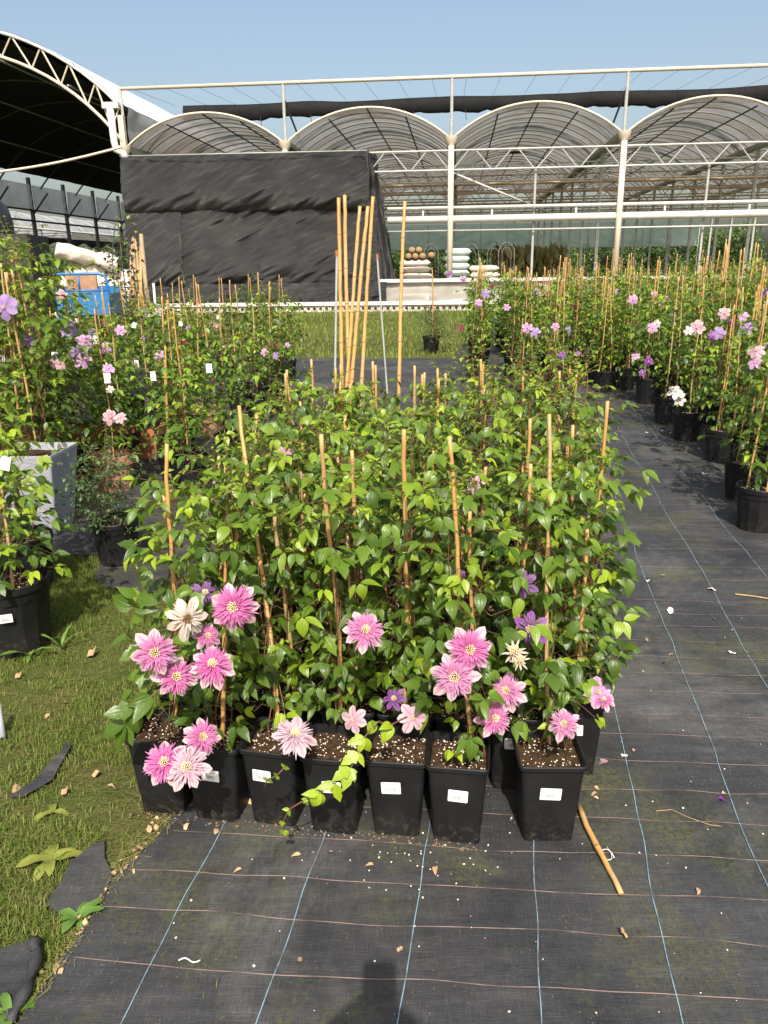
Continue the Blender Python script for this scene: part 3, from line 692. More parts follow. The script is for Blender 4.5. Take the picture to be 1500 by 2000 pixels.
# loose end gathered round the corner
m_ = MB(); nz_, nq = 44, 22; vs = []
for j in range(nz_+1):
    z = 5.4*j/nz_
    for i in range(nq+1):
        t = i/nq; x = -2.98+t*(.25+.85*(1-z/5.4))+.09*noise.noise(Vector((t*5, z*1.4, 3))); y = -.55+t*.9+.14*math.sin(t*15+z*.8)+.1*noise.noise(Vector((t*7, z*2, 9)))
        vs.append((x, y, z))
m_.add(vs, [(j*(nq+1)+i, j*(nq+1)+i+1, (j+1)*(nq+1)+i+1, (j+1)*(nq+1)+i) for j in range(nz_) for i in range(nq)])
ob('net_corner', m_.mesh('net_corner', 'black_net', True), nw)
gtube('net_rope', [(-12, -.6, 5.46), (-2.95, -.6, 5.42)], .02, 'steel', 5, nw)

# hollow-brick kerb with white cap
kb = thing('brick_kerb', 'low kerb of hollow bricks under a white concrete cap', 'kerb', FO+Matrix.Rotation(-TH, 3, 'Z') @ Vector((0, -2.2, 0)), -TH)
bk = MB(); s_ = .105; hh = .11; ring = [(s_*.58*math.cos(a), s_*.58*math.sin(a)+hh) for a in [math.pi/4*q for q in range(8)]]
sq = [(s_, hh), (s_, 2*hh), (0, 2*hh), (-s_, 2*hh), (-s_, hh), (-s_, 0), (0, 0), (s_, 0)]
vs = [(x, -.1, z) for x, z in sq]+[(x, -.1, z) for x, z in ring]+[(x, .06, z) for x, z in ring]+[(x, .1, z) for x, z in sq]
fs = [(q, 8+q, 8+(q+1) % 8, (q+1) % 8) for q in range(8)]+[(8+q, 16+q, 16+(q+1) % 8, 8+(q+1) % 8) for q in range(8)]+[tuple(16+q for q in range(8))]+[(q, (q+1) % 8, 24+(q+1) % 8, 24+q) for q in range(8)]
bk.add(vs, fs); bk = bk.mesh('brick', 'brick')
gb = random.Random(8)
for i in range(66): ob('brick', bk, kb, (-11.5+i*.218, gb.uniform(-.012, .012), 0), (0, 0, gb.uniform(-.03, .03)))
for i in range(6):
    m_ = MB(); m_.box((0, 0, 0), (1.19, .17, .055)); ob('cap_slab', m_.mesh('cap_slab', 'kerbwhite'), kb, (-10.4+i*2.4, 0, .28), (0, 0, gb.uniform(-.006, .006)))

# big arched shed at left
sh = thing('arched_shed', 'tall arched shed with white film roof and black lined ceiling', 'shed', FO+Matrix.Rotation(-TH, 3, 'Z') @ Vector((-12.05, .1, 0)), -TH)
SX, SW, SL = 0, 13.0, 38.0
def svault(z0, rise, off, mat, name, y0, y1, x0=-SW, x1=0, nx=22, ny=40, amp=.04):
    m_ = MB(); A = arc_pts(x0, x1, z0, rise, nx); vs = []
    for j in range(ny+1):
        y = y0+(y1-y0)*j/ny
        for x, z in A: vs.append((x, y, z+amp*noise.noise(Vector((x*.9, y*.8, off)))))
    m_.add(vs, [(j*(nx+1)+i, j*(nx+1)+i+1, (j+1)*(nx+1)+i+1, (j+1)*(nx+1)+i) for j in range(ny) for i in range(nx)]); return ob(name, m_.mesh(name, mat, True), sh)
svault(7.3, 2.8, 1, 'roofwhite', 'roof_film', -.1, SL); svault(7.0, 2.86, 2, 'lining', 'ceiling_lining', .25, SL-.5, -SW+.1, -.1)
oa = arc_pts(-SW, 0, 7.22, 2.8, 26); ia = arc_pts(-SW, 0, 6.0, 3.25, 26)
m_ = MB(); m_.tube([(x, -.12, z) for x, z in oa], .06, 6); ob('outer_chord', m_.mesh('outer_chord', 'white', True), sh)
m_ = MB(); m_.tube([(x, -.1, z) for x, z in ia], .065, 6); ob('inner_chord', m_.mesh('inner_chord', 'pvc', True), sh)
for i in range(2, 26, 2):
    m_ = MB(); m_.tube([(oa[i][0], -.1, oa[i][1]), (ia[i+1 if i < 25 else 25][0], -.1, ia[min(25, i+1)][1])], .035, 5); m_.tube([(ia[min(25, i+1)][0], -.1, ia[min(25, i+1)][1]), (oa[min(26, i+2)][0], -.1, oa[min(26, i+2)][1])], .03, 5); ob('web_bar', m_.mesh('web_bar', 'pvc'), sh)
for j in range(1, 9):
    m_ = MB(); m_.tube([(x, j*4.5, z-.1) for x, z in arc_pts(-SW, 0, 6.3, 3.0, 20)], .05, 5); ob('inner_arch', m_.mesh('inner_arch', 'dark', True), sh)
for x, z in ((-11, 7.9), (-8.5, 8.9), (-4.5, 8.9), (-2, 8.0)):
    m_ = MB(); m_.tube([(x, .2, z), (x, SL, z)], .04, 5); ob('purlin', m_.mesh('purlin', 'steel'), sh)
for j in range(0, 10):
    for x in (-SW,)+((0,) if j else ()):
        m_ = MB(); m_.box((x, j*4.2, 3.4), (.09, .09, 3.4)); ob('post', m_.mesh('post', 'dark'), sh)
    if j:
        m_ = MB(); m_.tube([(-SW, j*4.2, 4.7), (-SW+1.1, j*4.2, 5.9)], .05, 5); ob('knee_brace', m_.mesh('knee_brace', 'dark'), sh)
m_ = MB(); m_.box((.0, -.05, 3.45), (.10, .10, 3.45)); ob('corner_post', m_.mesh('corner_post', 'pvc'), sh)
m_ = MB(); m_.tube([(-.32, -.2, 7.15), (-.30, -.2, 6.0), (-.26, -.22, 5.75), (.02, -.22, 5.62), (.06, -.22, 5.4), (.06, -.22, 5.2)], .13, 10); ob('downpipe', m_.mesh('downpipe', 'white', True), sh)
m_ = MB(); m_.box((-.3, -.1, 7.22), (.3, .16, .10)); ob('gutter_box', m_.mesh('gutter_box', 'white'), sh)
drape('side_film', 20, 2.0, 60, 12, .2, (.3, .5, .4), 66, 'valance', sh, (.35, 0, 5.2)).rotation_euler = (0, 0, R(90))
for j in range(9): 
    o = drape('valance_film', 4.0, 1.35, 20, 8, .1, (.4, .6, .3), j+50, 'valance', sh, (-SW+.02, j*4.2+4.1, 5.05)); o.rotation_euler = (0, 0, R(-90))
for z in (5.0, 4.4):
    m_ = MB(); m_.tube([(-SW, 0, z), (-SW, SL, z)], .06, 5); ob('eave_rail', m_.mesh('eave_rail', 'dark'), sh)
# scalloped dark net strip at far side
m_ = MB(); vs = []
for i in range(121):
    y = SL*i/120; dpt = .25+.35*abs(math.sin(y*math.pi/4.2)); vs += [(-SW-3.1, y, 3.75), (-SW-3.1+.05*math.sin(y*3), y, 3.75-dpt)]
m_.add(vs, [(2*i, 2*i+1, 2*i+3, 2*i+2) for i in range(120)]); ob('scalloped_net', m_.mesh('scalloped_net', 'lining', True), sh)
# rope/hose hanging across the shed mouth
pa, pb = DY(-60, 342, 29.6), DY(238, 287, 30.6); m_ = MB(); m_.tube([pa.lerp(pb, t/12)-Vector((0, 0, .12*math.sin(math.pi*t/12))) for t in range(13)], .045, 7)
tag(ob('hose', m_.mesh('hose', 'pvc', True)), 'pale hose slung across the mouth of the arched shed', 'hose')
# further greenhouse seen through the shed
g2 = thing('far_greenhouse', 'low far greenhouse with pale film roof seen through the arched shed', 'greenhouse', FO+Matrix.Rotation(-TH, 3, 'Z') @ Vector((-29.5, 6, 0)), -TH)
for b in range(3):
    for j in range(0, 13):
        m_ = MB(); m_.tube([(x, j*3, z) for x, z in arc_pts(-6-6*b, -6*b, 4.4, 1.3, 12)], .05, 5); ob('hoop', m_.mesh('hoop', 'steel', True), g2)
    m_ = MB(); A = arc_pts(-6-6*b, -6*b, 4.42, 1.3, 12); vs = [(x, y, z) for y in (0, 12, 24, 36) for x, z in A]
    m_.add(vs, [(j*13+i, j*13+i+1, (j+1)*13+i+1, (j+1)*13+i) for j in range(3) for i in range(12)]); ob('film_roof', m_.mesh('film_roof', 'valance', True), g2)
for b in range(4):
    for j in range(0, 10):
        m_ = MB(); m_.tube([(-6*b, j*4, 0), (-6*b, j*4, 4.4)], .05, 5); ob('post', m_.mesh('post', 'steel'), g2)
    m_ = MB(); m_.tube([(-6*b, 0, 4.4), (-6*b, 36, 4.4)], .08, 5); ob('gutter', m_.mesh('gutter', 'white'), g2)
for j in range(0, 10):
    o = ob('truss', truss_mesh(18, 4.3, 3.8, 12, .04, .025), g2, (-18, j*4, 0))

# ================================================================== THE BLOCK OF SQUARE POTS
gm = random.Random(21)
RW = R(-8.9); ur = Vector((math.cos(RW), math.sin(RW), 0)); ub = Vector((-ur.y, ur.x, 0))
HALF, PH = .084, .26
POTM = square_pot(.062, HALF, PH); SOILS = [soil_mesh(HALF-.010, PH-.026, gm) for _ in range(3)]
def perl(half, z, n, g): 
    return grit_mesh('perlite', [(g.uniform(-half, half), g.uniform(-half, half), z+g.uniform(-.002, .005)) for _ in range(n)], 'perlite', g, (.0012, .0038))
PERL = [perl(HALF-.013, PH-.024, 120, gm) for _ in range(3)]
STK = [sticker_mesh(g=gm) for _ in range(3)]
slope = math.atan2(HALF-.006-.062, PH)
SHOOT = [None]
def shoots(g, top, n, L=(.12, .3)):
    """young stems reaching past the cane, with small pale leaves"""
    mb_ = MB(); lv = []
    for _ in range(n):
        p = top+Vector((g.gauss(0, .03), g.gauss(0, .03), g.uniform(-.12, 0))); d = Vector((g.gauss(0, .35), g.gauss(0, .35), 1)).normalized(); Ls = g.uniform(*L); pts = [p]; kk = 7
        cv = Vector((g.gauss(0, .18), g.gauss(0, .18), -.09))
        for i in range(kk): d = (d+cv*.6).normalized(); p = p+d*Ls/kk; pts.append(p)
        mb_.tube(pts, [.0017*(1-.6*i/kk) for i in range(kk+1)], 4, 0)
        for i in range(2, kk+1):
            a = g.uniform(0, 6.28)
            for s2 in (0, math.pi):
                o2 = Vector((math.cos(a+s2), math.sin(a+s2), g.uniform(-.3, .6))); lv.append((pts[i], o2, Vector((0, 0, 1))+rv(g)*.4, g.uniform(.018, .036)*(1.1-.08*i), g.uniform(.55, .95)))
    return mb_, lv
def stem_mesh(g, axis, h0, h1, P, n=3, r=.0016):
    mb_ = MB()
    for q in range(n):
        a = g.uniform(0, 6.28); w = g.uniform(4, 9); pts = []
        m2 = 12; off = Vector((g.gauss(0, .02), g.gauss(0, .02), 0)); hh_ = h0+(h1-h0)*g.uniform(.6, 1)
        for i in range(m2+1):
            t = i/m2; h = h0+(hh_-h0)*t; rr_ = .012+.018*math.sin(t*3.14+q); pts.append(axis(h)+off*(1-t)+Vector((math.cos(a+w*t), math.sin(a+w*t), 0))*rr_)
        mb_.tube(pts, [r*1.25*(1-.4*i/m2) for i in range(m2+1)], 4, 0, cap=False)
    for p in P: mb_.tube(p, [.0011, .0009, .0007], 3, 0, cap=False)
    return mb_
def block_plant(loc, yaw, label, g, cane=None, detail=2, group=None, tilt=(0, 0), hide_label=False, flush=.0, ptop=None, low=True, scale=1.0, side=None, young=.12, wispy=False, canez=None):
    t = thing('potted_clematis', label, 'clematis', loc, yaw, group)
    pot = ob('pot', POTM, t, rot=(tilt[0], tilt[1], 0), scale=(scale, scale, 1))
    ob('soil', SOILS[g.randrange(3)], pot); 
    tag(ob('perlite', PERL[g.randrange(3)], pot, rot=(0, 0, g.randrange(4)*math.pi/2)), kind='stuff')
    if not hide_label:
        zc = .172+g.uniform(-.008, .008); yy = -(.062+(HALF-.006-.062)*zc/(PH-.014))-.0014
        st = ob('label', STK[g.randrange(3)], pot, (g.uniform(-.022, .006), yy, zc), (slope, g.uniform(-.06, .06), 0))
    inv = Matrix.LocRotScale(Vector(loc), Euler((0, 0, yaw)), None).inverted()
    if cane is None:
        b0 = Vector((g.uniform(-.03, .03), g.uniform(-.03, .03), PH-.06)); b1 = b0+Vector((g.gauss(0, .035), g.gauss(0, .035), (g.choice((.50, .56, .62, .68, .72, .80)) if canez is None else canez)+g.uniform(-.03, .03)))
    else: b0, b1 = inv @ cane[0], inv @ cane[1]
    ob('cane', cane_mesh(b0, b1, g.uniform(.0058, .0072), g), t)
    top = ptop if ptop else 1.0
    def axis(h): return b0.lerp(b1, min(1.35, (h-b0.z)/(b1.z-b0.z)))+Vector((0, 0, max(0, h-b0.z-1.35*(b1.z-b0.z))))
    h0 = .29 if low else .62
    sd_ = None if side is None else (inv.to_3x3() @ side)
    L, P = vine(g, h0, top,   .12, .0245 if detail else .029, axis, (.038, .064), young, 3, sd_)
    if low and detail: 
        L2, P2 = vine(g, .26, .50, .065, .032, axis, (.028, .046), .2, 3); L += L2; P += P2
    sm = stem_mesh(g, axis, PH-.03, top, P, 4 if low else 2)
    if top > .8:
        sm2, lv = shoots(g, axis(top), g.randrange(1, 4) if not wispy else 6, (.06, .17) if not wispy else (.12, .32)); b_ = len(sm.v); sm.add(sm2.v, sm2.f); L += lv
    ob('stem', sm.mesh('stem', 'stem', True), t)
    for (p, d, nn, s2, tint) in L:
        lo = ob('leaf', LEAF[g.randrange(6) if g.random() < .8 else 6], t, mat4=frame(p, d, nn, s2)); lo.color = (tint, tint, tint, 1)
    return t
BLOCK = []
def row_loc(i, k_): return Vector((.195, 1.772, 0))+ur*(.169*i)+ub*(k_*.176+(.05 if k_ else 0))
frontL = {-5: 'clematis in black square pot at the turf corner, two pink flowers over its rim',
          -4: 'clematis in black square pot beside the one overhanging the grass, single drooping pink flower',
          -3: 'clematis in black square pot with one pale pink double flower resting on its soil rim',
          -2: 'clematis in black square pot, its white label crossed by a leafy runner',
          -1: 'clematis in black square pot, bright lime leaves spilling over its front rim',
          0: 'clematis in black square pot with a kinked bamboo cane standing in bare speckled soil'}
canes = {-5: ((347, 1245), (333, 865), .40, 1.12), -3: ((520, 1197), (468, 783), .55, 1.12), -2: ((663, 1395), (635, 840), .25, 1.12), -1: ((795, 1370), (790, 845), .25, 1.10), 0: ((925, 1465), (872, 850), .236, 1.12)}
for i in range(-5, 1):
    loc = row_loc(i, 0)+Vector((gm.uniform(-.003, .003), gm.uniform(-.01, .01), 0))
    cn = None
    if i in (-2, -1, 0):
        a, b, z0, z1 = canes[i]; p0 = G(*a, z=z0); p1 = G(*b, z=z1); dd = (p1-p0).normalized(); cn = (p0-dd*.03, p1)
    if i == -5: 
        p1 = G(333, 865, 1.08); cn = (loc+Vector((.02, .03, PH-.05)), p1)
    if i == -3: p1 = G(473, 800, 1.1); cn = (loc+Vector((.0, .04, PH-.05)), p1)
    BLOCK.append(block_plant(loc, RW+gm.uniform(-.06, .06), frontL[i], gm, cn, 2, 'clematis in black square pots', ptop=(1.0 if i > -5 else .98), side=Vector((0, -1, 0)) if i > -5 else None))
p7 = Vector((.434, 1.778, 0)); a, b = G(1075, 1450, .236), G(1068, 815, 1.12)
BLOCK.append(block_plant(p7, R(-1.5), 'clematis in black square pot standing forward beside the loose cane on the ground', gm, (a+Vector((0, 0, -.03)), b), 2, 'clematis in black square pots', ptop=1.0, scale=1.07))
ORD = ['', 'first', 'second', 'third', 'fourth', 'fifth', 'sixth', 'seventh', 'eighth', 'ninth', 'tenth']
G1 = 'clematis trained on a bamboo cane, packed inside the block of black square pots'
for k_ in range(1, 11):
    for i in range(-5, 3):
        if i == 2 and k_ == 1: 
            pass
        edge = (i == -5) or (i >= 2) or k_ == 10
        loc = row_loc(i, k_)+Vector((gm.uniform(-.006, .006), gm.uniform(-.006, .006), 0)); cn = None; lab = 'clematis in the %s row behind the front pots, %s pot counted from the turf' % (ORD[k_], ORD[i+6])
        if i == 2 and k_ == 2:
            a, b = G(1143, 1290, .25), G(1185, 785, 1.12); cn = (a+Vector((0, 0, -.03)), b); loc = Vector((a.x-.01, a.y+.0, 0)); lab = 'clematis in black square pot, its cane leaning out over the aisle'
        elif i == 2 and k_ == 1:
            loc = Vector((.575, 2.06, 0)); lab = 'clematis in black square pot at the aisle edge, ragged pink flower over its rim'
        if k_ == 1 and i == 1: loc += Vector((-.015, .03, 0))
        tp = gm.uniform(.90, 1.05)+(.05 if i >= 1 and k_ > 4 else 0)
        BLOCK.append(block_plant(loc, RW+gm.uniform(-.05, .05), lab, gm, cn, 2 if edge or k_ < 2 else 0, 'clematis in black square pots', hide_label=False, ptop=tp, low=edge or k_ < 3, wispy=(i >= 0 and k_ > 4), canez=(.86 if k_ >= 8 else None)))

def nearest(p, lst, maxd=9):
    return min(lst, key=lambda o: (o.location.x-p.x)**2+(o.location.y-p.y)**2)
FL = [(457, 1185, 1.62, 'double', 1.0), (365, 1208, 1.68, 'cream', .92), (302, 1275, 1.62, 'double', .95), (415, 1300, 1.62, 'double', .92), (343, 1322, 1.64, 'double', .9),
      (712, 1232, 1.68, 'double', .9), (917, 1268, 1.68, 'double', 1.0), (888, 1322, 1.66, 'double', 1.02), (990, 1350, 1.76, 'double', .88), (965, 1402, 1.72, 'double', .85),
      (395, 1440, 1.68, 'double', .85), (575, 1437, 1.66, 'double_pale', .95), (322, 1490, 1.62, 'double', .98), (366, 1498, 1.60, 'double_pale', .95),
      (1035, 1228, 1.84, 'violet_double', .85), (1022, 1140, 1.90, 'violet_double', .7), (888, 1125, 1.92, 'violet_double', .55), (1005, 1275, 1.74, 'spent', 1.1), (1015, 1292, 1.73, 'spent', .9),
      (1168, 1352, 1.93, 'lilac', .75), (1180, 1368, 1.92, 'double', .55), (1102, 1415, 1.68, 'double', .72), (1140, 1228, 2.1, 'spent', .8), (806, 1402, 1.80, 'sepal', .7), (405, 1242, 1.72, 'double', .6), (400, 1160, 1.85, 'violet_double', .7),
      (440, 955, 2.5, 'double_pale', .9), (930, 945, 2.35, 'sepal', .6), (690, 1405, 1.80, 'sepal', .6), (1130, 1232, 2.2, 'spent', .8), (770, 1365, 1.86, 'violet_double', .6), (560, 885, 2.6, 'sepal', .6)]
gf = random.Random(4)
for x, y, Y, kd, s in FL:
    p = DY(x, y, Y); par = nearest(p+Vector((0, .12, 0)), BLOCK)
    s *= .9; n_ = (CO-p).normalized()+rv(gf)*.38+Vector((0, 0, .12)); flower(par, p, n_, kd, gf, s)

def leaf_spray(name, par, pts, g, size, tint, young=True):
    """a trailing runner: stem plus leaves, parts of its plant"""
    inv = Matrix.LocRotScale(par.location, par.rotation_euler, None).inverted(); mb_ = MB(); q = [inv @ p for p in pts]; mb_.tube(q, [.0022-.0012*i/len(q) for i in range(len(q))], 5)
    ob('runner', mb_.mesh('runner', 'stem', True), par)
    for i in range(1, len(q)):
        for s2 in (-1, 1, 0) if i % 2 else (-1, 1):
            d = (q[i]-q[i-1]).normalized(); sdv = Vector((-d.z, 0, d.x))*s2
            lo = ob('leaf', LEAF[5 if g.random() < .4 else g.randrange(5)], par, mat4=frame(q[i], d*.6+sdv+Vector((0, -.5, -.3)), Vector((0, -.75, .6))+rv(g)*.35, g.uniform(*size))); c_ = g.uniform(*tint); lo.color = (c_, c_, c_, 1)
def by(i): return BLOCK[i+5]
leaf_spray('runner', by(-1), [DY(795, 1400, 1.69), DY(765, 1415, 1.66), DY(735, 1410, 1.64), DY(712, 1440, 1.63), DY(700, 1470, 1.615), DY(685, 1500, 1.60), DY(655, 1530, 1.60), DY(625, 1548, 1.60)], gf, (.035, .058), (.85, 1.))
leaf_spray('runner', by(-3), [DY(640, 1540, 1.60), DY(600, 1560, 1.60), DY(565, 1580, 1.60), DY(553, 1605, 1.60), DY(555, 1622, 1.61)], gf, (.014, .024), (.6, .9))
leaf_spray('runner', by(-3), [DY(515, 1545, 1.62), DY(522, 1522, 1.61), DY(540, 1516, 1.60), DY(556, 1498, 1.60)], gf, (.012, .02), (.4, .7))
leaf_spray('runner', BLOCK[6], [DY(1150, 1300, 1.95), DY(1185, 1310, 1.93), DY(1210, 1275, 1.92), DY(1218, 1262, 1.92)], gf, (.04, .06), (.15, .4))
leaf_spray('runner', by(-5), [DY(330, 1330, 1.7), DY(295, 1360, 1.66), DY(262, 1385, 1.65), DY(245, 1415, 1.66)], gf, (.055, .085), (.15, .4))
leaf_spray('runner', by(-5), [DY(320, 1290, 1.75), DY(280, 1265, 1.72), DY(250, 1240, 1.72), DY(262, 1185, 1.74), DY(268, 1165, 1.74)], gf, (.05, .075), (.3, .6))
# low leaves for the corner plant

# ================================================================== ROUND NURSERY POTS AND OTHER PLANTS
gr = random.Random(77)
def round_pot(rt, rb, h, mat='pot', ribs=28):
    m_ = MB(); m_.lathe([(rb*.96, 0), (rb, .006), (rb+(rt-rb)*.72, h*.74), (rb+(rt-rb)*.8, h*.78), (rb+(rt-rb)*.88, h*.86), (rt*.985, h-.03), (rt*1.02, h-.028), (rt*1.03, h-.004), (rt*1.01, h), (rt*.97, h-.002), (rt*.95, h-.05)], ribs, 0, .03)
    m_.f.append(tuple(reversed(range(ribs)))); m_.mi.append(0); return m_.mesh('pot', mat, False)
RP = round_pot(.135, .105, .27); RPS = [soil_mesh(.127, .232, gr, True) for _ in range(2)]
RPE = grit_mesh('perlite', [(.118*math.sqrt(gr.random())*math.cos(a), .118*math.sqrt(gr.random())*math.sin(a), .236) for a in [gr.uniform(0, 6.28) for _ in range(140)]], 'perlite', gr, (.002, .005))
TERP = MB(); TERP.lathe([(.09, 0), (.125, .2), (.125, .205), (.145, .208), (.15, .27), (.135, .272), (.128, .22)], 24); TERP.f.append(tuple(reversed(range(24)))); TERP.mi.append(0); TERP = TERP.mesh('pot', 'terra2')
def bush(g, h0, h1, rad, step, ls, full=3, young=.1, mat='leafj', sh_n=4):
    ax = lambda h: Vector((rad*.35*math.sin(h*3+h0*9), rad*.3*math.cos(h*2.3), h))
    L, P = vine(g, h0, h1, rad, step*.75, ax, ls, young, full)
    L2, P2 = vine(g, h0, h1*.92, rad*.8, step*.9, ax, ls, young, full); L += L2
    sm, lv = shoots(g, ax(h1), sh_n, (.1, .3)); L += lv
    st_ = stem_mesh(g, ax, h0-.06, h1, P[::2], 4, .0022); st_.add(sm.v, sm.f)
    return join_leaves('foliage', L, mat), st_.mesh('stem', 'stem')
BU = [bush(gr, .28, 1.0, .17, .030, (.045, .075)), bush(gr, .3, 1.12, .20, .030, (.045, .075)), bush(gr, .28, .92, .19, .026, (.04, .065)), bush(gr, .3, 1.2, .16, .034, (.045, .07)), bush(gr, .28, 1.05, .22, .030, (.04, .07), young=.25)]
BUT = [bush(gr, .28, 1.45, .26, .026, (.045, .075), young=.15), bush(gr, .28, 1.3, .3, .024, (.04, .07), young=.2)]
FINE = [bush(gr, .22, .66, .22, .0042, (.018, .034), mat='shrub', sh_n=14), bush(gr, .22, .85, .26, .006, (.022, .04), mat='shrub', sh_n=10)]
CN3 = [[cane_mesh((.08*math.cos(a), .08*math.sin(a), .2), (.02*math.cos(a+gr.uniform(-.5, .5)), .02*math.sin(a), gr.uniform(1.05, 1.35)), .006, gr, .01, 6) for a in (0.3, 2.4, 4.5)] for _ in range(4)]
def rplant(loc, label, group, foli, ncane, g, sc=1., pot=RP, name='potted_clematis', cat='clematis', flw=(), tagp=False, hs=1.):
    t = thing(name, label, cat, loc, g.uniform(0, 6.28), group)
    p = ob('pot', pot, t, scale=sc); 
    if pot is RP: ob('soil', RPS[0], p); tag(ob('perlite', RPE, p), kind='stuff')
    else: ob('soil', RPS[1], p, scale=(.95, .95, .95))
    tag(ob('foliage', foli[0], t, scale=(sc, sc, sc*hs)), kind='stuff'); ob('stem', foli[1], t, scale=(sc, sc, sc*hs))
    cs = g.choice(CN3)
    for q in range(ncane): ob('cane', cs[q], t, scale=(sc, sc, sc*hs))
    for kd, z, s in flw:
        a = g.uniform(-2.4, -.7); wp = t.location+Vector((math.cos(a)*.2*sc, math.sin(a)*.2*sc, z)); flower(t, wp, Vector((math.cos(a)*.6, math.sin(a)-.2, .35))+rv(g)*.3, kd, g, s)
    if tagp:
        m_ = MB(); m_.box((0, 0, 0), (.022, .0006, .034)); ob('hang_tag', m_.mesh('hang_tag', 'sticker'), t, mat4=Matrix.LocRotScale(t.location, t.rotation_euler, None).inverted() @ Matrix.Translation(t.location+Vector((g.uniform(-.1, .1), -.2, g.uniform(.75, 1.0)))) @ Matrix.Rotation(g.uniform(-.4, .4), 4, 'Z'))
    return t
RIGHT = []; CENT = []; LEFT = []
# aisle edge, east side: the pots one sees whole
rl = {(1492, 1045): 'clematis on a tilted cane in the aisle pot standing closest to the block',
      (1462, 985): 'clematis in black round pot just behind the closest aisle pot, canes crossing',
      (1415, 908): 'clematis on a tripod of orange canes in black ribbed pot beside mossy fabric',
      (1348, 866): 'clematis on one slanting cane in black pot, shrivelled white bloom at its rim',
      (1308, 832): 'small clematis in black round pot beside the shrivelled white bloom',
      (1270, 792): 'clematis with dark violet flowers low down in black round pot on aisle edge',
      (1222, 765): 'clematis with a magenta star flower in black round pot on aisle edge',
      (1188, 742): 'feathery seed-headed clematis in black round pot at the far end of the aisle edge'}
for n_, ((x, y), lab) in enumerate(rl.items()):
    p = G(x, y); RIGHT.append(rplant((p.x, p.y+.1, 0), lab, 'clematis in round pots along the aisle', BU[n_ % 5], 3 if n_ in (2, 0) else 2, gr, 1.0 if n_ < 5 else 1.1, hs=1.05))
e0 = Vector((2.32, 4.55, 0)); dA = Vector((math.sin(R(9)), math.cos(R(9)), 0)); dS = Vector((dA.y, -dA.x, 0))
j = 0; s = 0.
while s < 17.5:
    c = 1 if s < 5.5 else 0; st_ = .40+.018*s
    while c < 14:
        p = e0+dA*(s+gr.uniform(-.08, .08))+dS*(c*st_*.95+gr.uniform(-.06, .06)+(.1 if c == 0 else 0))
        c += 1
        if p.x > .49*p.y+.35: break
        fl = []
        q = gr.random()
        if q < .15: fl = [(gr.choice(('lilac', 'lav', 'rose', 'violet', 'white_pet', 'lilac')), gr.uniform(.75, 1.12), gr.uniform(.5, .75))]
        elif q < .21: fl = [(gr.choice(('lilac', 'lav', 'rose')), gr.uniform(.6, 1.15), .65), (gr.choice(('violet', 'lav', 'wine')), gr.uniform(.5, 1.1), .6)]
        RIGHT.append(rplant(p, 'clematis in black round pot in the dense rows beyond the aisle, '+('no flower' if not fl else {'lav': 'lavender', 'white_pet': 'white'}.get(fl[0][0], fl[0][0])+' flower'+('s' if len(fl) > 1 else '')), 'clematis in the dense rows', gr.choice(BU), gr.choice((1, 2, 3, 3)) if s < 5 else gr.choice((0, 1, 1, 2)), gr, gr.uniform(.95, 1.15), flw=fl, hs=gr.uniform(.95, 1.2)))
    s += st_
# group behind the block
e1 = Vector((1.2, 9.6, 0))
for a in range(13):
    for b in range(4):
        if (a < 2 and b == 0) or gr.random() < .08: continue
        p = e1+dA*(a*.62+gr.uniform(-.1, .1))+dS*(b*.5+gr.uniform(-.1, .1)-.08*a*.3)
        fl = [(gr.choice(('lav', 'lilac', 'lav', 'violet', 'wine')), gr.uniform(.7, 1.2), .7) for _ in range(gr.choice((0, 0, 0, 1)))]
        CENT.append(rplant(p, 'clematis in black round pot in the group between lawn and aisle', 'clematis behind the block', gr.choice(BU), gr.choice((1, 2, 3)), gr, gr.uniform(.95, 1.15), flw=fl, hs=gr.uniform(.95, 1.15)))
p = G(842, 690); CENT.append(rplant((p.x, p.y, 0), 'black round pot of bare-stemmed clematis standing alone at the lawn edge', 'clematis behind the block', FINE[0], 2, gr, 1.15, tagp=True))
# specific blooms, as parts of the nearest plant
def bloom(lst, x, y, Y, kd, s, up=.35):
    s *= .64
    p = DY(x, y, Y); t = nearest(p+Vector((0, .15, 0)), lst); flower(t, p, (CO-p).normalized()+rv(gr)*.35+Vector((0, 0, up)), kd, gr, s)
for a in ((1237, 585, 8.0, 'lilac', 1.3), (1275, 640, 6.6, 'lilac', 1.1), (1283, 632, 6.6, 'white_pet', .8), (1362, 640, 5.6, 'rose', 1.25), (1345, 646, 5.6, 'white_pet', .8), (1242, 695, 7.4, 'lilac', 1.0), (1266, 706, 7.4, 'violet', 1.1), (1255, 728, 7.3, 'violet', .9),
          (1415, 612, 5.5, 'rose', 1.0), (1452, 618, 5.6, 'lilac', .9), (1405, 650, 5.3, 'lav', 1.1), (1460, 640, 5.3, 'lav', 1.2), (1478, 685, 4.3, 'rose', 1.1), (1475, 708, 4.2, 'lilac', .9), (1320, 765, 6.0, 'white_pet', 1.5), (1328, 780, 6.0, 'white_pet', 1.2), (1490, 570, 7, 'violet', 1.1), (1394, 655, 5.4, 'violet', .9)): bloom(RIGHT, *a)
for a in ((948, 573, 10.4, 'lav', 1.5), (935, 590, 10.2, 'lilac', 1.2), (1030, 640, 9.0, 'lilac', 1.5), (1045, 648, 9.0, 'lav', 1.5), (1085, 638, 9.2, 'lilac', 1.2), (1098, 695, 8.6, 'violet', 1.1), (1128, 690, 9, 'violet', 1.0), (878, 534, 11, 'violet', 1.2), (905, 545, 11, 'lilac', 1.2), (900, 640, 10, 'wine', 1.0), (990, 600, 10.5, 'lilac', 1.1)): bloom(CENT, *a)
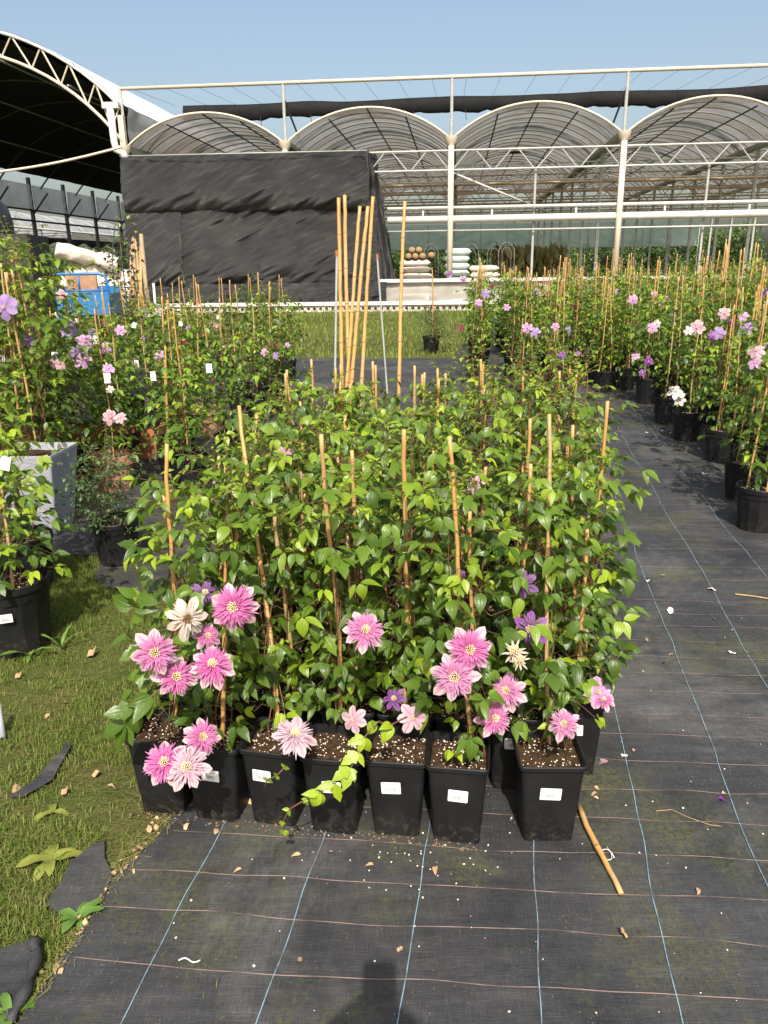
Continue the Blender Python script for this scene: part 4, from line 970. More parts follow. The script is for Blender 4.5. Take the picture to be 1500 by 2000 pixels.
# left: mid-distance clematis on the fabric
lm = [((408, 852), 'wine-flowered clematis in a weathered terracotta pot behind the block', TERP), ((470, 800), 'bushy clematis in black round pot beside the terracotta one, small red flowers', RP), ((375, 775), 'clematis with a white hang tag in black pot near the compost heap', RP), ((520, 770), 'upright fine-stemmed clematis in black pot at the back of the fabric', RP), ((560, 745), 'clematis in black round pot at the corner where fabric meets lawn', RP), ((445, 735), 'clematis with pink bud and white tag in front of the lawn', RP), ((330, 735), 'clematis with pale pink flowers in black pot by the lawn', RP), ((500, 718), 'leafy clematis in black pot on the far fabric edge', RP), ((395, 705), 'short clematis in black pot below the shade net, red flower', RP)]
for n_, ((x, y), lab, pt) in enumerate(lm):
    p = G(x, y); LEFT.append(rplant((p.x, p.y, 0), lab, 'clematis on the west fabric', (BU+[FINE[1]])[n_ % 6], 2, gr, 1.1, pt, tagp=n_ in (2, 5), flw=[(gr.choice(('wine', 'wine', 'rose', 'lilac')), gr.uniform(.5, 1.0), .6)]))
for q in range(60):
    p = Vector((gr.uniform(-5.4, -1.1), gr.uniform(6.4, 12.6), 0))
    if p.x > -1.9 and p.y < 7.4: continue
    if any((p-o.location).length < .45 for o in LEFT): continue
    LEFT.append(rplant(p, 'clematis in black pot among the loose group west of the block', 'clematis on the west fabric', gr.choice(BU+[FINE[1]]), gr.choice((0, 1, 1)), gr, gr.uniform(.9, 1.1), tagp=gr.random() < .35, flw=[(gr.choice(('lilac', 'rose', 'wine', 'lav')), gr.uniform(.6, 1.1), .6)]))
# lavender mass
lav = [(-1.9, 5.3), (-2.32, 5.05), (-2.6, 5.75), (-2.2, 4.75), (-2.95, 6.3), (-2.75, 6.1), (-1.6, 5.9), (-1.35, 5.2), (-2.1, 6.1), (-1.75, 6.6), (-1.2, 6.0), (-3.3, 4.3), (-2.6, 7.2), (-2.0, 7.4), (-3.35, 5.1), (-2.75, 5.25), (-2.3, 5.55), (-3.0, 6.0), (-3.7, 6.1), (-2.45, 6.5), (-3.9, 5.2), (-4.5, 6.4)]
LAVP = []
for n_, (x, y) in enumerate(lav):
    LAVP.append(rplant((x, y, 0), 'tall clematis thick with lavender flowers in terracotta planter row beyond the grey planter' if n_ < 4 else 'leafy clematis standing among the lavender flowered ones', 'lavender clematis', BUT[n_ % 2] if x/y < -.42 else BU[n_ % 5], 2 if x/y < -.42 else 1, gr, 1.2 if x/y < -.42 else 1.0, TERP if n_ < 4 else RP, tagp=n_ % 2 == 0))
for a in ((165, 668, 5.0, 'lilac', 1.3), (160, 702, 4.95, 'lilac', 1.3), (115, 710, 4.9, 'rose', 1.2), (150, 690, 5, 'lav', 1.2), (140, 640, 5.4, 'lav', 1.3), (125, 645, 5.4, 'lav', 1.2), (55, 665, 4.9, 'lav', 1.2), (8, 600, 3.6, 'lav', 1.3), (205, 680, 5.4, 'lilac', 1.), (212, 720, 5, 'lilac', .9), (235, 645, 6, 'lilac', 1.), (310, 705, 6, 'lilac', 1.), (120, 575, 5.6, 'rose', .9), (20, 590, 4.4, 'lav', 1.2), (215, 815, 4.6, 'rose', 1.1), (235, 815, 4.6, 'rose', .9), (215, 760, 4.9, 'white_pet', .6)): bloom(LAVP, *a)
# nearer left plants with leaves one can pick apart
def near_plant(loc, label, r, g, h1, rad, ncane, step=.022, lsz=(.045, .07), young=.35, sticker=False):
    t = thing('potted_clematis', label, 'clematis', loc, 0, 'clematis at the turf edge')
    p = ob('pot', RP, t, scale=r); ob('soil', RPS[0], p); tag(ob('perlite', RPE, p), kind='stuff')
    zs = .24*r
    ax = lambda h: Vector((.03*math.sin(h*5), .02*math.cos(h*4), h))
    L, P = vine(g, zs+.04, h1, rad, step, ax, lsz, young); L2, P2 = vine(g, zs+.02, h1*.75, rad*.9, step, ax, lsz, young); L += L2; P += P2
    sm = stem_mesh(g, ax, zs-.02, h1, P, 4); s2, lv = shoots(g, ax(h1), 4, (.1, .3)); sm.add(s2.v, s2.f); L += lv
    ob('stem', sm.mesh('stem', 'stem', True), t)
    for q in range(ncane):
        a = g.uniform(0, 6.28); ob('cane', cane_mesh((.06*math.cos(a), .06*math.sin(a), zs-.04), (.05*math.cos(a+1), .05*math.sin(a+1), h1+g.uniform(-.15, .15)), .0068, g), t)
    for (pp, d, nn, s3, tint) in L:
        lo = ob('leaf', LEAF[g.choice((5, 5, 0, 1, 2, 3))], t, mat4=frame(pp, d, nn, s3)); lo.color = (tint, tint, tint, 1)
    if sticker: ob('label', STK[0], t, (.045, -.130*r, .17*r), (.11, 0, .32))
    return t
L1 = near_plant(G(12, 1290)+Vector((0, .12, 0)), 'lime-leaved clematis in black ribbed pot with a white label on the turf', 1.18, gr, 1.0, .23, 3, sticker=True)
L2 = near_plant(G(48, 1165)+Vector((-.02, .1, 0)), 'lime-leaved clematis with slanting canes in black pot behind the labelled ribbed pot', 1.05, gr, 1.1, .14, 3)
L3 = rplant(G(222, 1112)+Vector((0, .1, 0)), 'fine-leaved shrubby clematis in black round pot on the fabric corner beside turf', None, FINE[0], 0, gr, .92, name='potted_shrub', cat='shrub')
L4 = near_plant(G(150, 980)+Vector((.55, .5, 0)), 'young clematis with heart-shaped leaves behind the fine-leaved shrub', .85, gr, .85, .2, 2, .035)
L5 = near_plant(Vector((-2.28, 3.35, 0)), 'tall clematis on three canes at the turf edge behind the labelled ribbed pot', 1.1, gr, 1.3, .24, 3)
for x, y, Y in ((10, 905, 2.7), (262, 635, 7), (80, 552, 5.5)):
    p = DY(x, y, Y); t = nearest(p, [L1, L2, L5]+LAVP); m_ = MB(); m_.box((0, 0, 0), (.018, .0006, .026)); ob('hang_tag', m_.mesh('hang_tag', 'sticker'), t, mat4=Matrix.LocRotScale(t.location, t.rotation_euler, None).inverted() @ Matrix.Translation(p) @ Matrix.Rotation(.3, 4, 'Y'))
# grey square planter, terracotta troughs
p = G(82, 1052); t = thing('square_planter', 'tapered grey square planter standing on the fabric', 'planter', (p.x-.05, p.y+.18, 0), R(-3))
ob('planter_body', square_pot(.125, .185, .50, .0, .02, 'concrete', .012), t); ob('soil', soil_mesh(.172, .455, gr), t)
for x, y, w, lab in ((128, 905, .30, 'brown terracotta trough with a double rim behind the grey planter'), (30, 925, .26, 'brown terracotta trough half hidden by lime leaves'), (265, 900, .22, 'small terracotta trough among the clematis stems')):
    q = G(x, y); t = thing('terracotta_trough', lab, 'planter', (q.x, q.y+.12, 0), R(-6))
    m_ = MB(); b0 = [(-w*.86, -.10), (w*.86, -.10), (w*.86, .10), (-w*.86, .10)]; b1 = [(-w, -.14), (w, -.14), (w, .14), (-w, .14)]
    vs = [(x_, y_, 0) for x_, y_ in b0]+[(x_*.97, y_*.97, .2) for x_, y_ in b1]+[(x_, y_, .205) for x_, y_ in b1]+[(x_, y_, .27) for x_, y_ in b1]+[(x_*.93, y_*.9, .27) for x_, y_ in b1]+[(x_*.93, y_*.9, .22) for x_, y_ in b1]
    m_.add(vs, [(3, 2, 1, 0)]+[(4*i+q_, 4*i+(q_+1) % 4, 4*i+4+(q_+1) % 4, 4*i+4+q_) for i in range(5) for q_ in range(4)]); ob('trough_body', m_.mesh('trough_body', 'terracotta'), t)
    so = soil_mesh(.2, .235, gr); ob('soil', so, t, scale=(w*.9/.2, .6, 1))
# wire obelisk with a sparse climber
p = G(262, 720); t = thing('wire_obelisk', 'thin wire obelisk with a sparse climber by the black net', 'trellis', (p.x, p.y, 0), .3)
for a in range(4):
    m_ = MB(); ang = a*math.pi/2; m_.tube([(.2*math.cos(ang), .2*math.sin(ang), 0), (.14*math.cos(ang), .14*math.sin(ang), 1.7), (.05*math.cos(ang), .05*math.sin(ang), 2.15)], .008, 5); ob('upright', m_.mesh('upright', 'green_wire'), t)
for z, r_ in ((.35, .19), (.8, .175), (1.25, .158), (1.7, .14)):
    m_ = MB(); m_.tube([(r_*math.cos(q*.524), r_*math.sin(q*.524), z) for q in range(13)], .006, 5, cap=False); ob('ring', m_.mesh('ring', 'green_wire'), t)
L, P = vine(gr, .4, 2.25, .22, .085, lambda h: Vector((.1*math.sin(h*4), .1*math.cos(h*4), h)), (.06, .09), .6); tag(ob('foliage', join_leaves('foliage', L, 'leafj'), t), kind='stuff')
ob('stem', stem_mesh(gr, lambda h: Vector((.1*math.sin(h*4), .1*math.cos(h*4), h)), .02, 2.2, P, 2).mesh('stem', 'stem'), t)

# ================================================================== CANES, ROD, LITTER
gl = random.Random(9)
tall = [((661, 390), (668, 745), .0105), ((676, 377), (680, 742), .0105), ((704, 405), (681, 695), .0095), ((721, 400), (688, 720), .0105), ((729, 388), (706, 745), .0100), ((795, 388), (779, 700), .0098)]
tl = ['tall bamboo cane standing upright behind the block, paler than its neighbours', 'tallest bamboo cane of the cluster standing behind the block', 'dark weathered bamboo cane slanting across the cluster behind the block', 'slanting bamboo cane beside the weathered one in the cluster behind the block', 'bamboo cane leaning outward at the edge of the cluster behind the block', 'single tall bamboo cane standing apart from the cluster behind the block']
for ((a, b, r_), lab) in zip(tall, tl):
    p1 = DY(a[0], a[1], 3.95); p0 = DY(b[0], b[1], 3.82); d = (p1-p0); p0 = p0-d*((p0.z-.16)/d.z)
    tag(ob('bamboo_cane', cane_mesh(p0, p1, r_, gl, .012, 10)), lab, 'cane', 'tall bamboo canes')
for x0, y0, x1, y1, Y, lab in ((658, 500, 655, 690, 7.5, 'thin white metal stake left of the tall canes'.replace('left of', 'beside')), (737, 505, 747, 640, 9.5, 'thin grey metal stake with orange top in front of the net')):
    p1 = DY(x0, y0, Y); p0 = DY(x1, y1, Y); d = p1-p0; p0 = p0-d*((p0.z)/d.z); m_ = MB(); m_.tube([p0, p1], .011, 8); m_.tube([p1, p1+Vector((0, 0, .05))], .016, 8, 1)
    tag(ob('metal_stake', m_.mesh('metal_stake', ['steel', 'terracotta'])), lab, 'stake')
a, b = G(1130, 1588), G(1210, 1763); tag(ob('bamboo_cane', cane_mesh(a+Vector((0, 0, .024)), b+Vector((0, 0, .026)), .0078, gl, .004, 10)), 'loose bamboo cane lying on the fabric in front of the end pot', 'cane')
c0 = G(1187, 1688); m_ = MB(); m_.tube([c0+Vector((.016*math.cos(t*.6)*(1-.02*t), .026*math.sin(t*.6)+.002*t, .02+.003*math.sin(t))) for t in range(13)], .0012, 5)
tag(ob('string', m_.mesh('string', 'string', True)), 'curl of white twine beside the loose cane', 'string')
c0 = G(372, 1888); m_ = MB(); m_.tube([c0+Vector((-.025+.007*t, .006*math.sin(t*.9), .019)) for t in range(8)], .0017, 5); tag(ob('string', m_.mesh('string', 'string', True)), 'short white string end lying on bare fabric', 'string')
m_ = MB(); q = [G(x, y)+Vector((0, 0, .019)) for x, y in ((1280, 1595), (1310, 1592), (1345, 1608), (1385, 1622), (1408, 1625))]; m_.tube(q, .0011, 4); tag(ob('twig', m_.mesh('twig', 'dryleaf')), 'long thin dry stem lying across the aisle fabric', 'dry stem')
m_ = MB(); q = [G(x, y)+Vector((0, 0, .02)) for x, y in ((1435, 1168), (1470, 1172), (1520, 1180))]; m_.tube(q, .003, 5); tag(ob('twig', m_.mesh('twig', 'dryleaf')), 'orange dry twig at the mossy aisle edge', 'dry stem')
PM = [blade('petal', .03, .009, obov, 5, .25, .6, 'palepetal', wave=.3), blade('petal', .03, .010, obov, 5, .1, -.8, 'palepetal', wave=.3)]
DM = [blade('dry_leaf', .034, .008, ovate, 6, .5, 1.1, 'dryleaf', twist=.5, wave=.3), blade('dry_leaf', .03, .009, ovate, 6, .3, -1.2, 'dryleaf', wave=.4), blade('dry_leaf', .026, .006, ovate, 6, .7, .5, 'dryleaf', twist=-.6)]
PK = blade('petal', .042, .014, obov, 6, .2, .4, 'sepal'); PV = blade('petal', .03, .011, obov, 6, .5, .9, 'violet', wave=.4)
def lay(me, x, y, s, name, lab, cat, group):
    p = G(x, y); z = fz(p.x, p.y)+.006 if inside(p, MAINB) else .012
    return tag(ob(name, me, None, (p.x, p.y, z), (gl.uniform(-.3, .3), gl.uniform(-.3, .3), gl.uniform(0, 6.28)), scale=s), lab, cat, group)
for x, y in ((1265, 1142), (1397, 1160), (1310, 1205), (1395, 1216), (1436, 1283), (1225, 1485), (1208, 765), (1290, 845), (1310, 850), (1262, 850), (1380, 930), (1315, 865), (1200, 1115), (1340, 762)): lay(PM[gl.randrange(2)], x, y, gl.uniform(.9, 1.5), 'fallen_petal', 'pale fallen petal lying on the aisle fabric', 'petal', 'fallen petals on the aisle')
lay(PK, 1186, 1497, 1.2, 'fallen_petal', 'bright pink fallen petal beside the block', 'petal', None); lay(PV, 1415, 1575, 1.0, 'fallen_petal', 'dark purple shrivelled petal on the aisle fabric', 'petal', None)
for x, y in ((1160, 1545), (1165, 1556), (1158, 1566), (1237, 1477), (1463, 1412), (1408, 1560), (1295, 1300), (1315, 1285), (1225, 1845), (1360, 1748), (730, 1700), (473, 1707), (588, 1680), (775, 1865), (590, 1890), (650, 1672), (850, 1705), (370, 1618), (420, 1640), (490, 1570), (1260, 1255), (1290, 1130)): lay(gl.choice(DM), x, y, gl.uniform(.7, 1.2), 'dry_leaf', 'curled dry leaf scrap lying on the black fabric', 'dry leaf', 'dry leaves on the fabric')
for _ in range(46):
    t = gl.random(); e_ = [(95, 1925), (150, 1850), (190, 1775), (240, 1710), (290, 1660), (335, 1605), (365, 1570)]; i = gl.randrange(6); a, b = e_[i], e_[i+1]
    lay(gl.choice(DM), a[0]+(b[0]-a[0])*t+gl.uniform(-30, 12), a[1]+(b[1]-a[1])*t+gl.uniform(-12, 12), gl.uniform(.35, .85), 'dry_leaf', 'dry leaf scrap along the ragged edge of fabric and turf', 'dry leaf', 'dry leaves at the fabric edge')
for x, y, s in ((170, 1288, 2.0), (440, 0, 0), (25, 1555, 2.6), (60, 1480, 1.2), (210, 1540, 1.0), (180, 1520, 1.1), (120, 1560, 1.1), (225, 1390, .8), (30, 1330, 1.2), (130, 1375, 1.0), (100, 1400, 1.), (240, 1460, 1.)):
    if s: lay(gl.choice(DM[:2]), x, y, s, 'dry_leaf', 'brown dry leaf resting on the turf', 'dry leaf', 'dry leaves on the turf')
pts = []
while len(pts) < 130:
    r_ = gl.random()
    if r_ < .6: p = G(gl.gauss(770, 120), gl.gauss(1680, 60))
    elif r_ < .78: p = G(gl.uniform(300, 1100), gl.uniform(1600, 2000))
    else: p = G(gl.uniform(1130, 1500), gl.uniform(1150, 1990))
    if inside(p, MAINB): pts.append((p.x, p.y, fz(p.x, p.y)+.003))
tag(ob('perlite_litter', grit_mesh('perlite_litter', pts, 'perlite', gl, (.0012, .0036))), 'white perlite crumbs scattered over the black fabric', 'perlite', kind='stuff')
sp = []
for i in range(-5, 1):
    c_ = row_loc(i, 0)
    for _ in range(26): 
        p = c_+ur*gl.uniform(-.09, .09)-ub*gl.uniform(.062, .095); sp.append((p.x, p.y, fz(p.x, p.y)+.003))
tag(ob('soil_crumbs', grit_mesh('soil_crumbs', sp, 'straw', gl, (.0015, .005))), 'spilled soil crumbs along the foot of the pots', 'soil', kind='stuff')
# weeds on the turf
def weed(x, y, n_, L_, mat, lab, up=.5, wd=.18):
    t = thing('weed', lab, 'weed', G(x, y), 0); b_ = blade('weed_leaf', L_, L_*wd, strap, 6, .3, .9, mat, wave=.25)
    for q in range(n_):
        a = 6.28*q/n_+gl.uniform(-.4, .4); ob('weed_leaf', b_, t, mat4=frame(Vector((0, 0, .01)), Vector((math.cos(a), math.sin(a), up*gl.uniform(.6, 1.5))), Vector((0, 0, 1))-Vector((math.cos(a), math.sin(a), 0))*.3, gl.uniform(.6, 1.15)))
    return t
weed(103, 1685, 7, .085, 'weed', 'yellow-green rosette weed in the turf beside the fabric scrap')
weed(105, 1590, 3, .07, 'weed', 'flat yellow-green weed lying in the turf', .2)
weed(60, 1285, 5, .12, 'greenweed', 'long-bladed green weed beside the labelled ribbed pot', .9, .09)
weed(120, 1270, 4, .16, 'greenweed', 'tall thin grass shoot on the turf', 1.8, .05)
weed(20, 1985, 6, .06, 'greenweed', 'small green weed at the torn fabric corner', .7)
weed(155, 1800, 7, .06, 'greenweed', 'small weed growing through the gap between fabric scraps', .8)
weed(300, 1540, 5, .05, 'greenweed', 'upright weed beside the corner pot', 1.6, .14)
# white stake end at the left edge
m_ = MB(); p = G(-12, 1460); q = G(6, 1445); m_.tube([p+Vector((-.02, .1, .10)), q+Vector((0, 0, .008))], .012, 10); tag(ob('plastic_pipe', m_.mesh('plastic_pipe', 'concrete', True)), 'grey plastic pipe end poking from the turf', 'pipe')

# ================================================================== THINGS BEYOND THE PLANTS
gt = random.Random(15)
# blue cargo truck bed
t = thing('cargo_tricycle', 'blue cargo tricycle bed with railed tailgate parked by the shed', 'tricycle', DY(155, 630, 18.0), R(8)); t.location.z = 0
def bx(name, c, h, mat, rot=None, bev=0):
    m_ = MB(); m_.box((0, 0, 0), h); o = ob(name, m_.mesh(name, mat), t, c, rot); 
    return o
bx('bed_floor', (-.55, .8, .55), (.9+.3, .75, .04), 'blue'); bx('tail_panel', (.2, 0, .80), (.52, .025, .25), 'blue'); bx('tail_panel', (-1.0, -.03, .64), (.66, .025, .20), 'blue')
bx('side_panel', (.7, .75, .78), (.025, .74, .22), 'blue'); bx('side_panel', (-1.75, .75, .70), (.025, .74, .22), 'blue'); bx('front_panel', (-.5, 1.5, .85), (1.2, .025, .3), 'blue'); bx('corner_post', (-.33, -.04, .62), (.05, .05, .28), 'blue')
m_ = MB(); m_.tube([(-.45, 0, 1.05), (-.45, 0, 1.40), (-.42, 0, 1.44), (.55, 0, 1.44), (.66, 0, 1.40), (.71, 0, 1.28), (.73, 0, .55)], .03, 8); m_.tube([(.1, 0, 1.05), (.1, 0, 1.43)], .025, 6); m_.tube([(-.45, 0, 1.08), (.72, 0, 1.08)], .028, 6); ob('rail', m_.mesh('rail', 'blue', True), t)
for x in (-1.3, .35):
    m_ = MB(); m_.lathe([(.12, -.06), (.24, -.07), (.28, -.05), (.28, .05), (.24, .07), (.12, .06)], 20); w_ = ob('wheel', m_.mesh('wheel', 'tyre', True), t, (x, .6, .29), (0, R(90), 0)); m_ = MB(); m_.lathe([(.01, -.03), (.13, -.045), (.13, .045), (.01, .03)], 16); ob('rim', m_.mesh('rim', 'steel', True), w_)
cb = thing('cardboard_box', 'orange-brown cardboard box riding in the blue tricycle bed', 'box', t.location+Vector((-.1, .75, .59)), .3); m_ = MB(); m_.box((0, 0, .42), (.33, .28, .42)); ob('carton', m_.mesh('carton', 'terra2'), cb); m_ = MB(); m_.box((.0, -.0, .845), (.34, .13, .004)); ob('flap', m_.mesh('flap', 'terra2'), cb)
# black machine cabinet with domed lid
t = thing('machine_cabinet', 'black machine cabinet with domed hood and louvres behind the lavender clematis', 'machine', DY(-22, 560, 10.8), R(8)); t.location.z = 0
m_ = MB(); m_.box((0, 0, .98), (.72, .5, .98)); ob('cabinet', m_.mesh('cabinet', 'machine_grey'), t)
m_ = MB(); m_.lathe([(.66, 1.98), (.66, 2.15), (.62, 2.32), (.5, 2.46), (.3, 2.55), (.02, 2.58)], 24); ob('hood', m_.mesh('hood', 'machine', True), t, (-.25, 0, 0))
for q in range(9):
    m_ = MB(); m_.box((-.56+q*.11, -.51, 1.55), (.035, .015, .16)); ob('louvre', m_.mesh('louvre', 'machine'), t)
# plastic film rolls piled
for q, (x, y, Y, r_, L_, ry) in enumerate(((-.9, 0, 0, .30, 2.0, .02), (-.3, .3, .55, .28, 2.1, .1), (.0, .1, 1.0, .27, 1.9, .16), (.5, -.1, .5, .30, 1.6, .2), (-.2, -.3, 1.45, .24, 1.9, .22), (.9, -.35, .05, .36, 1.1, .0))):
    base = DY(200, 600, 27.0); base.z = 0; m_ = MB(); nn = 22; d = Vector((math.cos(ry), .25, -math.sin(ry))).normalized(); c_ = base+Vector((x, y, Y+r_+.05+L_*.5*math.sin(ry)))
    m_.tube([c_+d*L_*(i/nn-.5) for i in range(nn+1)], [r_*(1+.16*noise.noise(Vector((i*.6, q*5, 1)))) for i in range(nn+1)], 14)
    for i, v in enumerate(m_.v): m_.v[i] = tuple(Vector(v)+Vector((0, 0, .16))*noise.noise(Vector(v)*2.2)+Vector((0, -.14, 0))*noise.noise(Vector(v)*5))
    tag(ob('film_roll', m_.mesh('film_roll', 'wrap', True)), 'crumpled off-white roll of plastic film in the pile under the shed' if q < 5 else 'bulging white bag at the foot of the film roll pile', 'film roll' if q < 5 else 'bag', 'film rolls piled under the shed' if q < 5 else None)
# bundle of canes leaning, timber post
for q in range(12):
    b0 = DY(248+q*3.1, 585, 25.5); b0.z = .02; b0.y += gt.uniform(-.15, .15); p1 = DY(264+gt.uniform(-8, 14), 455+gt.uniform(0, 45), 26.2); m_ = MB(); m_.tube([b0, b0.lerp(p1, .5)+rv(gt)*.03, p1], [.05, .045, .038], 7)
    tag(ob('timber_pole', m_.mesh('timber_pole', 'cane' if q % 3 else 'wood', True)), 'pole in the tan bundle leaning at the corner of the black net', 'pole', 'poles leaning by the net')
m_ = MB(); p0 = DY(291, 620, 23.5); p0.z = 0; p1 = DY(275, 458, 24.5); m_.tube([p0, p1], .065, 8); tag(ob('timber_post', m_.mesh('timber_post', 'wood', True)), 'grey timber post leaning before the corner of the black net', 'post')
# white trough, small stake, pots, mounds
t = thing('trough', 'long white plastic trough on feet before the black net', 'planter', DY(298, 612, 23.0), R(-4)); t.location.z = 0
m_ = MB(); vs = [(-.42, -.14, .2), (.42, -.14, .2), (.42, .14, .2), (-.42, .14, .2), (-.5, -.2, .46), (.5, -.2, .46), (.5, .2, .46), (-.5, .2, .46), (-.46, -.16, .46), (.46, -.16, .46), (.46, .16, .46), (-.46, .16, .46), (-.42, -.13, .34), (.42, -.13, .34), (.42, .13, .34), (-.42, .13, .34)]
m_.add(vs, [(3, 2, 1, 0)]+[(4*i+q, 4*i+(q+1) % 4, 4*i+4+(q+1) % 4, 4*i+4+q) for i in range(3) for q in range(4)]+[(12, 13, 14, 15)]); ob('trough_body', m_.mesh('trough_body', 'kerbwhite'), t)
for x in (-.3, .3): m_ = MB(); m_.box((x, 0, .1), (.09, .12, .099)); ob('foot', m_.mesh('foot', 'brick'), t)
m_ = MB(); p0 = DY(303, 600, 22.6); p0.z = .0; m_.tube([p0, p0+Vector((.02, 0, 1.15))], .035, 8); tag(ob('plastic_stake', m_.mesh('plastic_stake', 'white', True)), 'pale green-white plastic stake standing by the long trough', 'stake')
def tp(x, y, Y, s, lab, foli=None, mat=None):
    p = DY(x, y, Y); t = thing('flower_pot', lab, 'pot', (p.x, p.y, 0), 0); o = ob('pot', TERP if mat is None else RP, t, scale=s)
    if mat is None: o.data = TERP2
    ob('soil', RPS[1], t, scale=s*.95); return t
TERP2 = TERP.copy(); TERP2.materials[0] = MAT['terracotta']
tp(332, 622, 21.5, 1.35, 'empty orange terracotta pot on the grass before the net'); tp(362, 620, 22, 1.2, 'dark plastic pot beside the wood chip heap', mat=1)
def mound(name, x, y, Y, rx, ry, h, mat, lab):
    p = DY(x, y, Y); m_ = MB(); n1, n2 = 12, 36; vs = []
    for i in range(n1+1):
        r_ = i/n1
        for q in range(n2):
            a = 6.283*q/n2; k_ = 1+.22*noise.noise(Vector((math.cos(a)*1.5, math.sin(a)*1.5, rx))); xx, yy = r_*rx*k_*math.cos(a), r_*ry*k_*math.sin(a); vs.append((xx, yy, max(-.03, h*(1-r_**1.4)*(1+.3*noise.noise(Vector((xx*2, yy*2, 1))))+.03*noise.noise(Vector((xx*9, yy*9, 1)))-.02*r_)))
    m_.add(vs, [(i*n2+q, i*n2+(q+1) % n2, (i+1)*n2+(q+1) % n2, (i+1)*n2+q) for i in range(n1) for q in range(n2)]); o = ob(name, m_.mesh(name, mat), None, (p.x, p.y, 0)); return tag(o, lab, 'heap')
mound('compost_heap', 345, 640, 19.0, 1.25, .9, .32, 'compost', 'low reddish-brown compost heap on the lawn'); mound('wood_chip_heap', 400, 620, 20.5, .75, .5, .28, 'straw', 'pale wood chip heap behind the compost')
def shrub(name, x, y, Y, foli, s, lab, cat='shrub', mat=None):
    p = DY(x, y, Y); t = thing(name, lab, cat, (p.x, p.y, 0), gt.uniform(0, 6)); f_ = foli[0]
    if mat: f_ = f_.copy(); f_.materials[0] = MAT[mat]
    o = ob('foliage', f_, t, (0, 0, -.22*s), scale=s); tag(o, kind='stuff'); ob('stem', foli[1], t, (0, 0, -.22*s), scale=s)
    return t
shrub('shrub', 248, 610, 24, FINE[1], 1.4, 'dark green shrub growing at the foot of the leaning poles'); shrub('shrub', 318, 606, 25, FINE[0], 1.5, 'round green shrub against the bottom of the black net')
shrub('plum_climber', 250, 600, 22.5, BUT[0], 2.0, 'dark plum-leaved climber rising at the corner of the shed', mat='plum')
# sacks, logs, crates and hoops inside the greenhouse
RT = Matrix.Rotation(-TH, 3, 'Z')
def L2W(x, y, z=0): return FO+RT @ Vector((x, y, z))
def sack_mesh(w, d, h, g, mat):
    m_ = MB(); n1, n2 = 10, 16; vs = []
    for i in range(n1+1):
        v = -1+2*i/n1
        for q in range(n2):
            a = 6.283*q/n2; ca, sa = math.cos(a), math.sin(a); k_ = (1-abs(v)**5)**.4 if abs(v) < 1 else .12
            vs.append((v*w, math.copysign(abs(ca)**.5, ca)*d*(.82+.18*k_), h+math.copysign(abs(sa)**.6, sa)*h*max(.18, k_)*(1+.12*noise.noise(Vector((v*3, ca*2, g.random()*0+w*7))))))
    m_.add(vs, [(i*n2+q, i*n2+(q+1) % n2, (i+1)*n2+(q+1) % n2, (i+1)*n2+q) for i in range(n1) for q in range(n2)]); m_.f += [tuple(reversed(range(n2))), tuple(n1*n2+q for q in range(n2))]; m_.mi += [0, 0]; return m_.mesh('sack', mat, True)
SKG = sack_mesh(.52, .36, .14, gt, 'sack_g'); SKW = sack_mesh(.62, .36, .13, gt, 'sack_w')
for q in range(8): tag(ob('sack', SKG, None, L2W(.25+gt.uniform(-.05, .05), 2.4, q*.27), (0, 0, -TH+gt.uniform(-.08, .08))), 'pale green sack in the tall stack behind the cream downpipe', 'sack', 'green sack stack')
for q in range(7):
    for xx in (-1.35,): tag(ob('sack', SKW, None, L2W(xx+gt.uniform(-.06, .06), 2.2, q*.25), (0, 0, -TH+gt.uniform(-.08, .08))), 'cream sack in the low stack topped with logs', 'sack', 'cream sack stack')
for q in range(6): tag(ob('sack', SKW, None, L2W(1.35+gt.uniform(-.06, .06), 2.8, q*.25), (0, 0, -TH+gt.uniform(-.08, .08))), 'cream sack in the stack right behind the green one'.replace('right behind', 'beside'), 'sack', 'second cream sack stack')
for x, z in ((-1.65, 1.75), (-1.38, 1.75), (-1.1, 1.75), (-1.52, 1.98), (-1.24, 1.98), (-.75, 1.78)):
    m_ = MB(); m_.tube([(0, -.4, 0), (0, .4, 0)], .125, 12); tag(ob('log', m_.mesh('log', 'log', True), None, L2W(x, 2.2, z+.13), (0, 0, -TH)), 'cut log lying on top of the cream sacks', 'log', 'logs on the sacks')
crm = MB()
for q in range(4): crm.lathe([(.10, .02+q*.06), (.14, .055+q*.06), (.15, .075+q*.06)], 14)
crm = crm.mesh('pot_stack', 'machine')
for q in range(14): tag(ob('pot_stack', crm, None, L2W(4.25+(q % 7)*.2, 3+gt.uniform(-.1, .1)+(q // 7)*.3, 0), (0, 0, 0), scale=(1, 1, 5.0+.6*math.sin(q))), 'stack of black nursery pots inside the greenhouse beside a steel post', 'pot stack', 'black pot stacks')
for n_, (x, y) in enumerate(((-.9, 6), (.9, 7.5), (2.0, 8), (2.4, 5.5))):
    m_ = MB(); m_.tube([(-.35, 0, 0), (-.35, 0, 2.0)]+[(-.35*math.cos(a*.314), 0, 2.0+.45*math.sin(a*.314)) for a in range(1, 10)]+[(.35, 0, 2.0), (.35, 0, 0)], .02, 5); m_.tube([(-.2, 0, 1.0), (-.2, 0, 2.0)]+[(-.2*math.cos(a*.314), 0, 2.0+.25*math.sin(a*.314)) for a in range(1, 10)]+[(.2, 0, 2.0), (.2, 0, 1.0)], .014, 5)
    tag(ob('garden_arch', m_.mesh('garden_arch', 'white', True), None, L2W(x, y), (0, 0, gt.uniform(-.4, .4))), 'white wire garden arch standing inside the greenhouse', 'garden arch', 'wire garden arches')
